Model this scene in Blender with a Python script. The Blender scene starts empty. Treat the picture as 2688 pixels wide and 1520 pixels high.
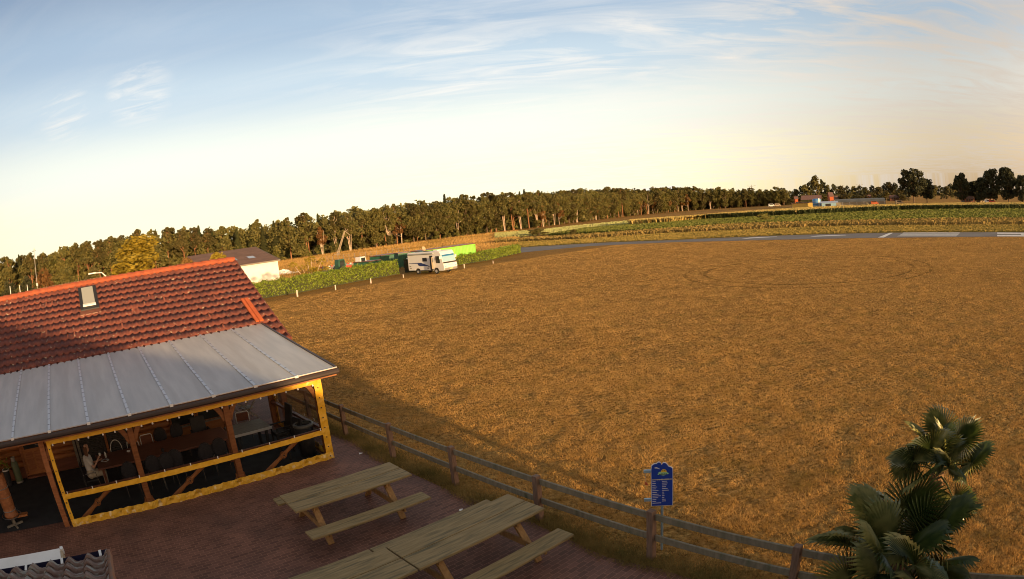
import bpy, math, random
import numpy as np
from mathutils import Vector, Matrix
R = math.radians
random.seed(7); rng = np.random.default_rng(7)
scn = bpy.context.scene; COL = scn.collection
# ------------------------------------------------ camera (wide surveillance lens on the gable of the clubhouse)
H = 5.7558; PITCH, ROLL = .1166, -.0952
F_, KA, KB = 1605.68, -.026, .1319          # lens: theta = q + KA q^3 + KB q^4, q = r / F_ (r in photo pixels)
fw = np.array([0, math.cos(PITCH), -math.sin(PITCH)]); r0 = np.array([1., 0, 0]); u0 = np.cross(r0, fw)
cr, sr = math.cos(ROLL), math.sin(ROLL)
CR = cr*r0+sr*u0; CU = -sr*r0+cr*u0
cd = bpy.data.cameras.new('camera'); cam = bpy.data.objects.new('camera', cd); COL.objects.link(cam); scn.camera = cam
cam.matrix_world = Matrix(((CR[0], CU[0], -fw[0], 0), (CR[1], CU[1], -fw[1], 0), (CR[2], CU[2], -fw[2], H), (0, 0, 0, 1)))
cd.type = 'PANO'; cd.sensor_width = 36; cd.sensor_height = 36*579/1024; cd.sensor_fit = 'HORIZONTAL'
SM = 36/2688
pr = {'panorama_type': 'FISHEYE_LENS_POLYNOMIAL', 'fisheye_fov': R(200), 'fisheye_polynomial_k0': 0, 'fisheye_polynomial_k1': -1/(F_*SM),
      'fisheye_polynomial_k2': 0, 'fisheye_polynomial_k3': -KA/(F_*SM)**3, 'fisheye_polynomial_k4': -KB/(F_*SM)**4}
for k, v_ in pr.items():
    for tgt in (cd, getattr(cd, 'cycles', None)):
        try: setattr(tgt, k, v_)
        except Exception: pass
scn.cycles.filter_width = 1.0
cd.clip_start = .05; cd.clip_end = 8000
# ------------------------------------------------ sun and sky
ELEV = R(5.2); LD = np.array([-.58, .815, 0]); LD /= np.linalg.norm(LD)
tr = Vector((LD[0]*math.cos(ELEV), LD[1]*math.cos(ELEV), -math.sin(ELEV)))
sl = bpy.data.lights.new('sun', 'SUN'); sl.energy = 5.0; sl.angle = R(1.0); sl.color = (1, .66, .32)
so = bpy.data.objects.new('sun', sl); COL.objects.link(so); so.rotation_euler = tr.to_track_quat('-Z', 'Y').to_euler()
w = bpy.data.worlds.new('World'); scn.world = w; w.use_nodes = True
nt = w.node_tree; nt.nodes.clear()
def wn(t, **k):
    n = nt.nodes.new(t)
    for a, b in k.items(): setattr(n, a, b)
    return n
def wl(a, b): nt.links.new(a, b)
def ramp(n, stops, inter='LINEAR'):
    cr_ = n.color_ramp; cr_.interpolation = inter
    while len(cr_.elements) > len(stops): cr_.elements.remove(cr_.elements[-1])
    while len(cr_.elements) < len(stops): cr_.elements.new(.5)
    for e, (p, c) in zip(cr_.elements, stops): e.position = p; e.color = (*c, 1)
    return n
tc = wn('ShaderNodeTexCoord'); sep = wn('ShaderNodeSeparateXYZ'); wl(tc.outputs['Generated'], sep.inputs[0])
def mth(op, a, b=None, c=None, clamp=False):
    n = wn('ShaderNodeMath', operation=op); n.use_clamp = clamp
    for i, x in enumerate((a, b, c)):
        if x is None: continue
        if isinstance(x, (int, float)): n.inputs[i].default_value = x
        else: wl(x, n.inputs[i])
    return n.outputs[0]
def mixc(f, a, b, bt='MIX'):
    n = wn('ShaderNodeMix', data_type='RGBA', blend_type=bt)
    if isinstance(f, (int, float)): n.inputs[0].default_value = f
    else: wl(f, n.inputs[0])
    for i, x in ((6, a), (7, b)):
        if isinstance(x, tuple): n.inputs[i].default_value = (*x, 1)
        else: wl(x, n.inputs[i])
    return n.outputs[2]
# elevation ramps: 'bright' side (afterglow, north-west) and 'dim' side (east)
elr = lambda stops: (lambda n: (wl(sep.outputs['Z'], n.inputs[0]), n.outputs[0])[1])(ramp(wn('ShaderNodeValToRGB'), stops, 'EASE'))
bright = elr([(0, (1.5, 1.3, .78)), (.07, (1.32, 1.24, .86)), (.15, (1.04, 1.08, .96)), (.25, (.66, .80, .90)), (.34, (.46, .60, .76)), (.46, (.31, .42, .58)), (.62, (.31, .33, .36)), (.85, (.28, .27, .28))])
dim = elr([(0, (.62, .43, .24)), (.08, (.76, .62, .42)), (.17, (.70, .70, .64)), (.30, (.44, .55, .66)), (.46, (.19, .27, .42)), (.62, (.28, .29, .30)), (.85, (.27, .26, .26))])
AZ0 = R(-17)   # centre of the bright glow, measured from +Y towards +X
dt = wn('ShaderNodeVectorMath', operation='DOT_PRODUCT'); nrm = wn('ShaderNodeVectorMath', operation='NORMALIZE')
cmb = wn('ShaderNodeCombineXYZ'); wl(sep.outputs['X'], cmb.inputs[0]); wl(sep.outputs['Y'], cmb.inputs[1]); wl(cmb.outputs[0], nrm.inputs[0])
wl(nrm.outputs[0], dt.inputs[0]); dt.inputs[1].default_value = (math.sin(AZ0), math.cos(AZ0), 0)
mr = wn('ShaderNodeMapRange', interpolation_type='SMOOTHSTEP'); wl(dt.outputs['Value'], mr.inputs[0])
mr.inputs[1].default_value = math.cos(R(62)); mr.inputs[2].default_value = math.cos(R(8))
sky = mixc(mr.outputs[0], dim, bright)
# warm glow round the setting sun, behind the camera
sd_ = wn('ShaderNodeVectorMath', operation='DOT_PRODUCT'); wl(nrm.outputs[0], sd_.inputs[0]); sd_.inputs[1].default_value = (-LD[0], -LD[1], 0)
sm_ = wn('ShaderNodeMapRange', interpolation_type='SMOOTHSTEP'); wl(sd_.outputs['Value'], sm_.inputs[0]); sm_.inputs[1].default_value = math.cos(R(100)); sm_.inputs[2].default_value = math.cos(R(20))
sunset = elr([(0, (3.4, 1.8, .75)), (.12, (2.7, 1.6, .85)), (.3, (1.3, 1.0, .72)), (.5, (.62, .55, .50)), (.7, (.34, .32, .32)), (.9, (.27, .26, .27))])
sky = mixc(sm_.outputs[0], sky, sunset)
# cirrus: noise on a flat layer high above, stretched into wisps
zz = mth('MAXIMUM', sep.outputs['Z'], .03)
cx_ = mth('DIVIDE', sep.outputs['X'], zz); cy_ = mth('DIVIDE', sep.outputs['Y'], zz)
cc = wn('ShaderNodeCombineXYZ'); wl(cx_, cc.inputs[0]); wl(cy_, cc.inputs[1])
def layer(rot, sx, sy, scale, det, dist, off=(0, 0, 0)):
    m1 = wn('ShaderNodeMapping'); wl(cc.outputs[0], m1.inputs[0]); m1.inputs['Rotation'].default_value = (0, 0, R(rot))
    m1.inputs['Scale'].default_value = (sx, sy, 1); m1.inputs['Location'].default_value = off
    n1 = wn('ShaderNodeTexNoise'); wl(m1.outputs[0], n1.inputs['Vector']); n1.inputs['Scale'].default_value = scale
    n1.inputs['Detail'].default_value = det; n1.inputs['Roughness'].default_value = .6; n1.inputs['Distortion'].default_value = dist
    return n1.outputs[0]
wisp = mth('MULTIPLY', mth('SUBTRACT', layer(-22, .8, 2.0, 1.3, 10, 1.1), .40), 3.8, clamp=True)
patch = mth('MULTIPLY', mth('SUBTRACT', layer(10, .35, .5, .8, 3, .3, (3.1, 1.7, 0)), .36), 4.0, clamp=True)
md = wn('ShaderNodeMapRange', interpolation_type='SMOOTHSTEP'); wl(dt.outputs['Value'], md.inputs[0])   # more cloud to the right
rt = wn('ShaderNodeVectorMath', operation='DOT_PRODUCT'); wl(nrm.outputs[0], rt.inputs[0]); rt.inputs[1].default_value = (math.sin(R(35)), math.cos(R(35)), 0)
wl(rt.outputs['Value'], md.inputs[0]); md.inputs[1].default_value = math.cos(R(58)); md.inputs[2].default_value = math.cos(R(14))
cov = mth('MULTIPLY', mth('MULTIPLY', wisp, mth('ADD', patch, .4, clamp=True)), mth('ADD', mth('MULTIPLY', md.outputs[0], .95), .1))
# a separate torn tuft of cirrus to the left
def blob(az, el, r_in, r_out):
    v_ = wn('ShaderNodeVectorMath', operation='DOT_PRODUCT'); wl(tc.outputs['Generated'], v_.inputs[0])
    v_.inputs[1].default_value = (math.sin(R(az))*math.cos(R(el)), math.cos(R(az))*math.cos(R(el)), math.sin(R(el)))
    m_ = wn('ShaderNodeMapRange', interpolation_type='SMOOTHSTEP'); wl(v_.outputs['Value'], m_.inputs[0])
    m_.inputs[1].default_value = math.cos(R(r_out)); m_.inputs[2].default_value = math.cos(R(r_in)); return m_.outputs[0]
tuft = mth('MULTIPLY', mth('SUBTRACT', layer(62, 1.2, 2.6, 1.9, 10, .9, (.7, .2, 0)), .42), 3.0, clamp=True)
bl = mth('MAXIMUM', mth('MAXIMUM', blob(-34.5, 15.5, .5, 4.2), blob(-42.5, 14.5, .2, 3.4)), mth('MULTIPLY', blob(-47, 6, .3, 5), .6))
cov = mth('MAXIMUM', cov, mth('MULTIPLY', mth('MULTIPLY', tuft, bl), .75))
cloudc = mixc(mr.outputs[0], (.72, .62, .52), (1.15, 1.08, .98))
hi_ = wn('ShaderNodeMapRange', interpolation_type='SMOOTHSTEP'); wl(sep.outputs['Z'], hi_.inputs[0]); hi_.inputs[1].default_value = .30; hi_.inputs[2].default_value = .52; hi_.inputs[3].default_value = 1; hi_.inputs[4].default_value = .45
sky = mixc(mth('MULTIPLY', mth('MULTIPLY', cov, hi_.outputs[0]), .85, clamp=True), sky, cloudc)
# below the horizon the world is dull earth
bel = mth('GREATER_THAN', sep.outputs['Z'], -.004)
sky = mixc(bel, (.10, .075, .04), sky)
bg = wn('ShaderNodeBackground'); wl(sky, bg.inputs[0]); bg.inputs[1].default_value = .66
wo = wn('ShaderNodeOutputWorld'); wl(bg.outputs[0], wo.inputs[0])
vs = scn.view_settings; vs.view_transform = 'Standard'; vs.look = 'None'; vs.gamma = 1; vs.exposure = .55; vs.use_curve_mapping = False

# ------------------------------------------------ pixel <-> place (used only to read real positions off the lens)
def ray(px, py):
    x, y = px-1344, 760-py; rr = math.hypot(x, y)+1e-9; q = rr/F_; th = q+KA*q**3+KB*q**4
    return math.sin(th)*(x*CR+y*CU)/rr+math.cos(th)*fw
def G(px, py, z=0.):
    d = ray(px, py); t = (z-H)/d[2]; return np.array([0, 0, H])+t*d
def AT(px, py, dist):
    d = ray(px, py); return np.array([0, 0, H])+d*dist/math.hypot(d[0], d[1])
def PJ(X):
    X = np.array(X, float)-[0, 0, H]; x, y, z = X@CR, X@CU, X@fw; rho = math.hypot(x, y); th = math.atan2(rho, z); q = th
    for _ in range(15): q -= (q+KA*q**3+KB*q**4-th)/(1+3*KA*q*q+4*KB*q**3)
    return 1344+F_*q*x/rho, 760-F_*q*y/rho
# ------------------------------------------------ helpers
def tag(o, label=None, cat=None, group=None, kind=None):
    for k, v_ in (('label', label), ('category', cat), ('group', group), ('kind', kind)):
        if v_: o[k] = v_
    return o
def thing(name, label, cat, loc=(0, 0, 0), rz=0, group=None):
    o = bpy.data.objects.new(name, None); COL.objects.link(o); o.location = tuple(map(float, loc)); o.rotation_euler = (0, 0, rz)
    return tag(o, label, cat, group)
def copy_tree(o, parent=None):
    c = o.copy(); COL.objects.link(c); c.parent = parent
    for ch in list(o.children):
        c2 = copy_tree(ch, c)
    return c
def dup(root, loc, rz=0, label=None, group=None, sc=None, cat=None):
    c = copy_tree(root); c.location = tuple(map(float, loc)); c.rotation_euler = (0, 0, rz)
    if sc: c.scale = (sc, sc, sc) if not isinstance(sc, tuple) else sc
    tag(c, label, cat, group); return c
class MB:
    def __init__(s): s.v = []; s.f = []
    def add(s, vs, fs):
        b = len(s.v); s.v += [tuple(map(float, p)) for p in vs]; s.f += [tuple(i+b for i in f) for f in fs]; return s
    def box(s, x0, x1, y0, y1, z0, z1):
        return s.add([(x0, y0, z0), (x1, y0, z0), (x1, y1, z0), (x0, y1, z0), (x0, y0, z1), (x1, y0, z1), (x1, y1, z1), (x0, y1, z1)],
                     [(0, 3, 2, 1), (4, 5, 6, 7), (0, 1, 5, 4), (1, 2, 6, 5), (2, 3, 7, 6), (3, 0, 4, 7)])
    def beam(s, p, q, wd, ht, up=(0, 0, 1)):
        p, q = Vector(p), Vector(q); d = (q-p).normalized(); up = Vector(up); sd = d.cross(up)
        if sd.length < 1e-4: sd = d.cross(Vector((1, 0, 0)))
        sd.normalize(); u = sd.cross(d); a, b = sd*wd/2, u*ht/2
        return s.add([p-a-b, p+a-b, p+a+b, p-a+b, q-a-b, q+a-b, q+a+b, q-a+b],
                     [(0, 3, 2, 1), (4, 5, 6, 7), (0, 1, 5, 4), (1, 2, 6, 5), (2, 3, 7, 6), (3, 0, 4, 7)])
    def tube(s, pts, rad, n=8, cap=True):
        pts = [Vector(p) for p in pts]; m_ = len(pts)
        rad = [rad]*m_ if isinstance(rad, (int, float)) else rad; vs = []; fs = []; prev = None
        for i, p in enumerate(pts):
            d = (pts[min(i+1, m_-1)]-pts[max(i-1, 0)]).normalized()
            a = prev if prev else (Vector((0, 0, 1)) if abs(d.z) < .9 else Vector((1, 0, 0)))
            a = (a-d*a.dot(d)).normalized(); prev = a; b = d.cross(a)
            vs += [p+(a*math.cos(2*math.pi*k/n)+b*math.sin(2*math.pi*k/n))*rad[i] for k in range(n)]
        for i in range(m_-1):
            for k in range(n): fs.append((i*n+k, i*n+(k+1) % n, (i+1)*n+(k+1) % n, (i+1)*n+k))
        if cap: fs += [tuple(range(n-1, -1, -1)), tuple((m_-1)*n+k for k in range(n))]
        return s.add(vs, fs)
    def lathe(s, prof, n=20, c=(0, 0, 0)):
        vs = []; fs = []
        for r_, z in prof: vs += [(c[0]+r_*math.cos(2*math.pi*k/n), c[1]+r_*math.sin(2*math.pi*k/n), c[2]+z) for k in range(n)]
        for i in range(len(prof)-1):
            for k in range(n): fs.append((i*n+k, i*n+(k+1) % n, (i+1)*n+(k+1) % n, (i+1)*n+k))
        return s.add(vs, fs)
    def prism(s, pts, a0, a1, ax='z'):
        f = {'z': lambda p, a: (p[0], p[1], a), 'y': lambda p, a: (p[0], a, p[1]), 'x': lambda p, a: (a, p[0], p[1])}[ax]; n = len(pts)
        return s.add([f(p, a0) for p in pts]+[f(p, a1) for p in pts],
                     [tuple(range(n-1, -1, -1)), tuple(range(n, 2*n))]+[(i, (i+1) % n, n+(i+1) % n, n+i) for i in range(n)])
    def build(s, name, m, parent=None, smooth=False, bevel=0, loc=None, rot=None):
        me = bpy.data.meshes.new(name); me.from_pydata(s.v, [], s.f); me.validate(); me.materials.append(m)
        if smooth: me.polygons.foreach_set('use_smooth', [True]*len(me.polygons))
        o = bpy.data.objects.new(name, me); COL.objects.link(o); o.parent = parent
        if loc is not None: o.location = tuple(map(float, loc))
        if rot: o.rotation_euler = rot
        if bevel:
            b = o.modifiers.new('bevel', 'BEVEL'); b.width = bevel; b.segments = 2; b.limit_method = 'ANGLE'
        return o
def bigmesh(name, V, Fc, m, k, parent=None, smooth=False):   # numpy: V (n,3), Fc flat indices, k verts per face
    me = bpy.data.meshes.new(name); nf = len(Fc)//k
    me.vertices.add(len(V)); me.vertices.foreach_set('co', V.astype(np.float32).ravel())
    me.loops.add(len(Fc)); me.loops.foreach_set('vertex_index', Fc.astype(np.int32))
    me.polygons.add(nf); me.polygons.foreach_set('loop_start', np.arange(nf, dtype=np.int32)*k); me.polygons.foreach_set('loop_total', np.full(nf, k, np.int32))
    if smooth: me.polygons.foreach_set('use_smooth', np.ones(nf, bool))
    me.update(calc_edges=True); me.materials.append(m)
    o = bpy.data.objects.new(name, me); COL.objects.link(o); o.parent = parent; return o
# ------------------------------------------------ materials
def mat(name, c, c2=None, sc=5, rough=.7, metal=0, bump=0, bsc=None, stretch=(1, 1, 1), det=6, spec=.4, trans=0, lo=.35, hi=.65, c3=None, sc3=1, lo3=.55, hi3=.7, coord='Object', leaf=0):
    m = bpy.data.materials.new(name); m.use_nodes = True; t = m.node_tree; b = t.nodes['Principled BSDF']
    b.inputs['Base Color'].default_value = (*c, 1); b.inputs['Roughness'].default_value = rough; b.inputs['Metallic'].default_value = metal
    b.inputs['Specular IOR Level'].default_value = spec
    if c2 or bump:
        co = t.nodes.new('ShaderNodeTexCoord'); mp = t.nodes.new('ShaderNodeMapping'); t.links.new(co.outputs[coord], mp.inputs[0]); mp.inputs['Scale'].default_value = stretch
        ns = t.nodes.new('ShaderNodeTexNoise'); t.links.new(mp.outputs[0], ns.inputs['Vector']); ns.inputs['Scale'].default_value = sc; ns.inputs['Detail'].default_value = det
        out = None
        if c2:
            rp = t.nodes.new('ShaderNodeValToRGB'); t.links.new(ns.outputs[0], rp.inputs[0]); ramp(rp, [(lo, c), (hi, c2)]); out = rp.outputs[0]
        if c3:
            n3 = t.nodes.new('ShaderNodeTexNoise'); t.links.new(mp.outputs[0], n3.inputs['Vector']); n3.inputs['Scale'].default_value = sc3; n3.inputs['Detail'].default_value = 5
            mr_ = t.nodes.new('ShaderNodeMapRange'); t.links.new(n3.outputs[0], mr_.inputs[0]); mr_.inputs[1].default_value = lo3; mr_.inputs[2].default_value = hi3
            mx = t.nodes.new('ShaderNodeMix'); mx.data_type = 'RGBA'; t.links.new(mr_.outputs[0], mx.inputs[0]); t.links.new(out, mx.inputs[6]); mx.inputs[7].default_value = (*c3, 1); out = mx.outputs[2]
        if out: t.links.new(out, b.inputs['Base Color'])
        if bump:
            n2 = t.nodes.new('ShaderNodeTexNoise'); t.links.new(mp.outputs[0], n2.inputs['Vector']); n2.inputs['Scale'].default_value = bsc or sc*3; n2.inputs['Detail'].default_value = 4
            bp = t.nodes.new('ShaderNodeBump'); bp.inputs['Strength'].default_value = 1; bp.inputs['Distance'].default_value = bump
            t.links.new(n2.outputs[0], bp.inputs['Height']); t.links.new(bp.outputs[0], b.inputs['Normal'])
    if leaf:
        oi = t.nodes.new('ShaderNodeObjectInfo'); hs = t.nodes.new('ShaderNodeHueSaturation'); mr_ = t.nodes.new('ShaderNodeMapRange')
        t.links.new(oi.outputs['Random'], mr_.inputs[0]); mr_.inputs[3].default_value = 1-leaf; mr_.inputs[4].default_value = 1+leaf
        src = b.inputs['Base Color'].links[0].from_socket if b.inputs['Base Color'].links else None
        if src: t.links.new(src, hs.inputs['Color'])
        else: hs.inputs['Color'].default_value = (*c, 1)
        t.links.new(mr_.outputs[0], hs.inputs['Value']); mr2 = t.nodes.new('ShaderNodeMapRange'); t.links.new(oi.outputs['Random'], mr2.inputs[0])
        mr2.inputs[3].default_value = .485; mr2.inputs[4].default_value = .505; t.links.new(mr2.outputs[0], hs.inputs['Hue']); t.links.new(hs.outputs[0], b.inputs['Base Color'])
    if trans:
        tb = t.nodes.new('ShaderNodeBsdfTranslucent'); ms = t.nodes.new('ShaderNodeMixShader'); ms.inputs[0].default_value = trans
        if b.inputs['Base Color'].links: t.links.new(b.inputs['Base Color'].links[0].from_socket, tb.inputs[0])
        else: tb.inputs[0].default_value = (*c, 1)
        t.links.new(b.outputs[0], ms.inputs[1]); t.links.new(tb.outputs[0], ms.inputs[2]); t.links.new(ms.outputs[0], t.nodes['Material Output'].inputs[0])
    return m
M = {}
M['timber'] = mat('timber', (.24, .085, .028), (.36, .14, .05), 3, .55, bump=.004, stretch=(1, 6, 6))
M['log'] = mat('log', (.30, .105, .03), (.40, .16, .05), 2, .5, bump=.004, stretch=(.6, 8, 8))
M['picnic'] = mat('picnic', (.235, .17, .075), (.32, .235, .11), 3, .8, bump=.003, stretch=(1, 9, 9), c3=(.12, .10, .05), sc3=1.7, lo3=.52, hi3=.72)
M['fence'] = mat('fence', (.17, .15, .10), (.26, .22, .15), 4, .85, bump=.004, stretch=(3, 3, 1), c3=(.10, .11, .06), sc3=2)
M['post'] = mat('post', (.17, .105, .07), (.24, .15, .10), 5, .8, bump=.003, stretch=(6, 6, 1))
M['yellow'] = mat('yellow', (.72, .38, .02), (.82, .46, .04), 6, .45, bump=.006, bsc=9)
M['hem'] = mat('hem', (.66, .36, .02), (.78, .46, .05), 6, .5, bump=.012, bsc=12, c3=(.82, .62, .28), sc3=7, lo3=.56, hi3=.66)
M['canopy'] = mat('canopy', (.60, .615, .63), (.70, .71, .72), 2.2, .32, stretch=(2, .25, 1), spec=.5, c3=(.58, .585, .59), sc3=1, trans=.35)
M['alu'] = mat('alu', (.62, .63, .64), rough=.4, metal=.6)
M['alubar'] = mat('alubar', (.62, .63, .64), rough=.4, metal=.6)
t = M['alubar'].node_tree; tc2 = t.nodes.new('ShaderNodeTexCoord'); sp2 = t.nodes.new('ShaderNodeSeparateXYZ'); t.links.new(tc2.outputs['Object'], sp2.inputs[0])
m1_ = t.nodes.new('ShaderNodeMath'); m1_.operation = 'PINGPONG'; t.links.new(sp2.outputs[1], m1_.inputs[0]); m1_.inputs[1].default_value = .18
m2_ = t.nodes.new('ShaderNodeMath'); m2_.operation = 'LESS_THAN'; t.links.new(m1_.outputs[0], m2_.inputs[0]); m2_.inputs[1].default_value = .014
x_ = t.nodes.new('ShaderNodeMix'); x_.data_type = 'RGBA'; t.links.new(m2_.outputs[0], x_.inputs[0]); x_.inputs[6].default_value = (.62, .63, .64, 1); x_.inputs[7].default_value = (.04, .04, .05, 1); t.links.new(x_.outputs[2], t.nodes['Principled BSDF'].inputs['Base Color'])
M['white'] = mat('white', (.78, .77, .74), (.70, .69, .65), 3, .4)
M['render'] = mat('render', (.80, .79, .76), (.72, .71, .67), .8, .8)
M['gutter'] = mat('gutter', (.05, .035, .03), rough=.45)
M['dark'] = mat('dark', (.02, .02, .022), (.03, .03, .032), 8, .6)
M['fabric'] = mat('fabric', (.028, .026, .03), (.04, .038, .042), 20, .9)
M['chrome'] = mat('chrome', (.75, .74, .7), rough=.25, metal=1)
M['glass'] = mat('glass', (.03, .035, .035), rough=.06, spec=.8)
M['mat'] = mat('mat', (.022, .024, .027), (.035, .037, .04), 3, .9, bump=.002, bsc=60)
M['brown'] = mat('brown', (.13, .045, .025), (.20, .075, .04), 3, .4, stretch=(1, 8, 8), bump=.002)
M['greywood'] = mat('greywood', (.16, .14, .11), (.26, .23, .18), 3, .6, stretch=(1, 12, 12), bump=.003)
M['skin'] = mat('skin', (.50, .28, .19), rough=.55)
M['hair'] = mat('hair', (.13, .06, .03), rough=.6)
M['shirt'] = mat('shirt', (.62, .60, .58), rough=.8)
M['trouser'] = mat('trouser', (.50, .43, .33), rough=.85)
M['blue'] = mat('blue', (.015, .05, .34), rough=.35)
M['steelblue'] = mat('steelblue', (.30, .42, .50), rough=.4, metal=.3)
M['green'] = mat('green', (.05, .35, .10), rough=.5)
M['steel2'] = mat('steel2', (.06, .055, .05), rough=.45)
M['pinkish'] = mat('pinkish', (.62, .48, .40), (.5, .4, .33), 4, .7)
M['lime'] = mat('lime', (.20, .56, .06), (.25, .62, .07), 1, .5)
M['dgreen'] = mat('dgreen', (.02, .09, .055), (.03, .12, .07), 2, .5)
M['red'] = mat('red', (.5, .06, .04), rough=.5)
M['orange'] = mat('orange', (.52, .12, .03), (.42, .09, .025), 4, .6)
M['gold'] = mat('gold', (.75, .5, .05), rough=.4)
M['bark'] = mat('bark', (.13, .085, .05), (.22, .15, .09), 5, .9)
M['pinebark'] = mat('pinebark', (.36, .16, .07), (.24, .12, .06), 3, .9)
M['birch'] = mat('birch', (.74, .58, .44), (.48, .34, .24), 2, .8)
M['fol1'] = mat('fol1', (.085, .082, .022), (.155, .125, .034), .55, .7, trans=.2, leaf=.3)
M['fol2'] = mat('fol2', (.095, .098, .022), (.18, .145, .036), .6, .7, trans=.25, leaf=.35)
M['folspr'] = mat('folspr', (.06, .07, .022), (.10, .10, .028), .8, .8, trans=.1, leaf=.25)
M['folrust'] = mat('folrust', (.22, .12, .03), (.30, .17, .045), .8, .7, trans=.25, leaf=.25)
M['folgold'] = mat('folgold', (.27, .20, .018), (.40, .29, .03), 1.2, .7, trans=.3)
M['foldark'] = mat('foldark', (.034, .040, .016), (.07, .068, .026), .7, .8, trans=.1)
M['hedge'] = mat('hedge', (.15, .21, .02), (.28, .34, .04), 2.5, .6, trans=.25)
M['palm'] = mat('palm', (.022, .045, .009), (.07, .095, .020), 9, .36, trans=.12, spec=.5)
M['palm_highlight'] = mat('palm_highlight', (.10, .12, .028), (.30, .27, .08), 9, .4, trans=.15, spec=.5)
M['palmtip'] = mat('palmtip', (.28, .25, .07), rough=.5)
M['fibre'] = mat('fibre', (.16, .09, .045), (.28, .17, .09), 14, .95, bump=.02)
M['barnroof'] = mat('barnroof', (.17, .10, .07), (.22, .13, .09), .7, .8)
M['redroof'] = mat('redroof', (.22, .12, .10), (.17, .10, .08), 2, .8)
M['asphalt'] = mat('asphalt', (.17, .15, .135), (.22, .20, .18), .25, .85, bump=.004, bsc=20)
M['marking'] = mat('marking', (.88, .86, .80), (.72, .70, .64), 1.5, .7)
M['bluetank'] = mat('bluetank', (.10, .28, .55), rough=.4)
M['tanclad'] = mat('tanclad', (.42, .33, .22), rough=.8)
M['steel'] = mat('steel', (.35, .33, .30), rough=.5, metal=.5)
def tile_mat(name, dark, mid, lich, edge):
    m = mat(name, dark, mid, 3.5, .75, bump=.004, bsc=30, c3=lich, sc3=9, lo3=.63, hi3=.70)
    return m
M['tile'] = tile_mat('tile', (.11, .036, .030), (.20, .058, .038), (.38, .30, .22), None)
M['tilenew'] = mat('tilenew', (.27, .065, .03), (.36, .09, .035), 5, .75, bump=.003)
M['tile2'] = mat('tile2', (.15, .085, .065), (.23, .16, .13), 2.5, .85, bump=.006, bsc=25, c3=(.27, .26, .23), sc3=7, lo3=.5, hi3=.62)
# paving: red-brown clay pavers, staggered joints
def paving():
    m = mat('paving', (.14, .066, .046), (.20, .095, .066), 1.1, .7, bump=0); t = m.node_tree; b = t.nodes['Principled BSDF']; src = b.inputs['Base Color'].links[0].from_socket
    co = t.nodes.new('ShaderNodeTexCoord'); mp = t.nodes.new('ShaderNodeMapping'); t.links.new(co.outputs['Object'], mp.inputs[0]); mp.inputs['Rotation'].default_value = (0, 0, R(-42+0))
    br = t.nodes.new('ShaderNodeTexBrick'); t.links.new(mp.outputs[0], br.inputs['Vector']); br.inputs['Scale'].default_value = 1
    br.inputs['Brick Width'].default_value = .21; br.inputs['Row Height'].default_value = .105; br.inputs['Mortar Size'].default_value = .008; br.inputs['Mortar Smooth'].default_value = .3
    br.inputs['Color1'].default_value = (.72, .7, .68, 1); br.inputs['Color2'].default_value = (1.18, 1.15, 1.12, 1); br.inputs['Mortar'].default_value = (1.75, 1.75, 1.6, 1)
    mx = t.nodes.new('ShaderNodeMix'); mx.data_type = 'RGBA'; mx.blend_type = 'MULTIPLY'; mx.inputs[0].default_value = 1
    t.links.new(src, mx.inputs[6]); t.links.new(br.outputs['Color'], mx.inputs[7])
    n3 = t.nodes.new('ShaderNodeTexNoise'); t.links.new(co.outputs['Object'], n3.inputs['Vector']); n3.inputs['Scale'].default_value = .6; n3.inputs['Detail'].default_value = 8
    rr = t.nodes.new('ShaderNodeMapRange'); t.links.new(n3.outputs[0], rr.inputs[0]); rr.inputs[1].default_value = .5; rr.inputs[2].default_value = .75; rr.inputs[4].default_value = .6
    m2 = t.nodes.new('ShaderNodeMix'); m2.data_type = 'RGBA'; t.links.new(rr.outputs[0], m2.inputs[0]); t.links.new(mx.outputs[2], m2.inputs[6]); m2.inputs[7].default_value = (.075, .045, .038, 1)
    t.links.new(m2.outputs[2], b.inputs['Base Color'])
    bp = t.nodes.new('ShaderNodeBump'); bp.inputs['Distance'].default_value = .006; bp.invert = True; t.links.new(br.outputs['Fac'], bp.inputs['Height']); t.links.new(bp.outputs[0], b.inputs['Normal'])
    return m
M['paving'] = paving()
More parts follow.
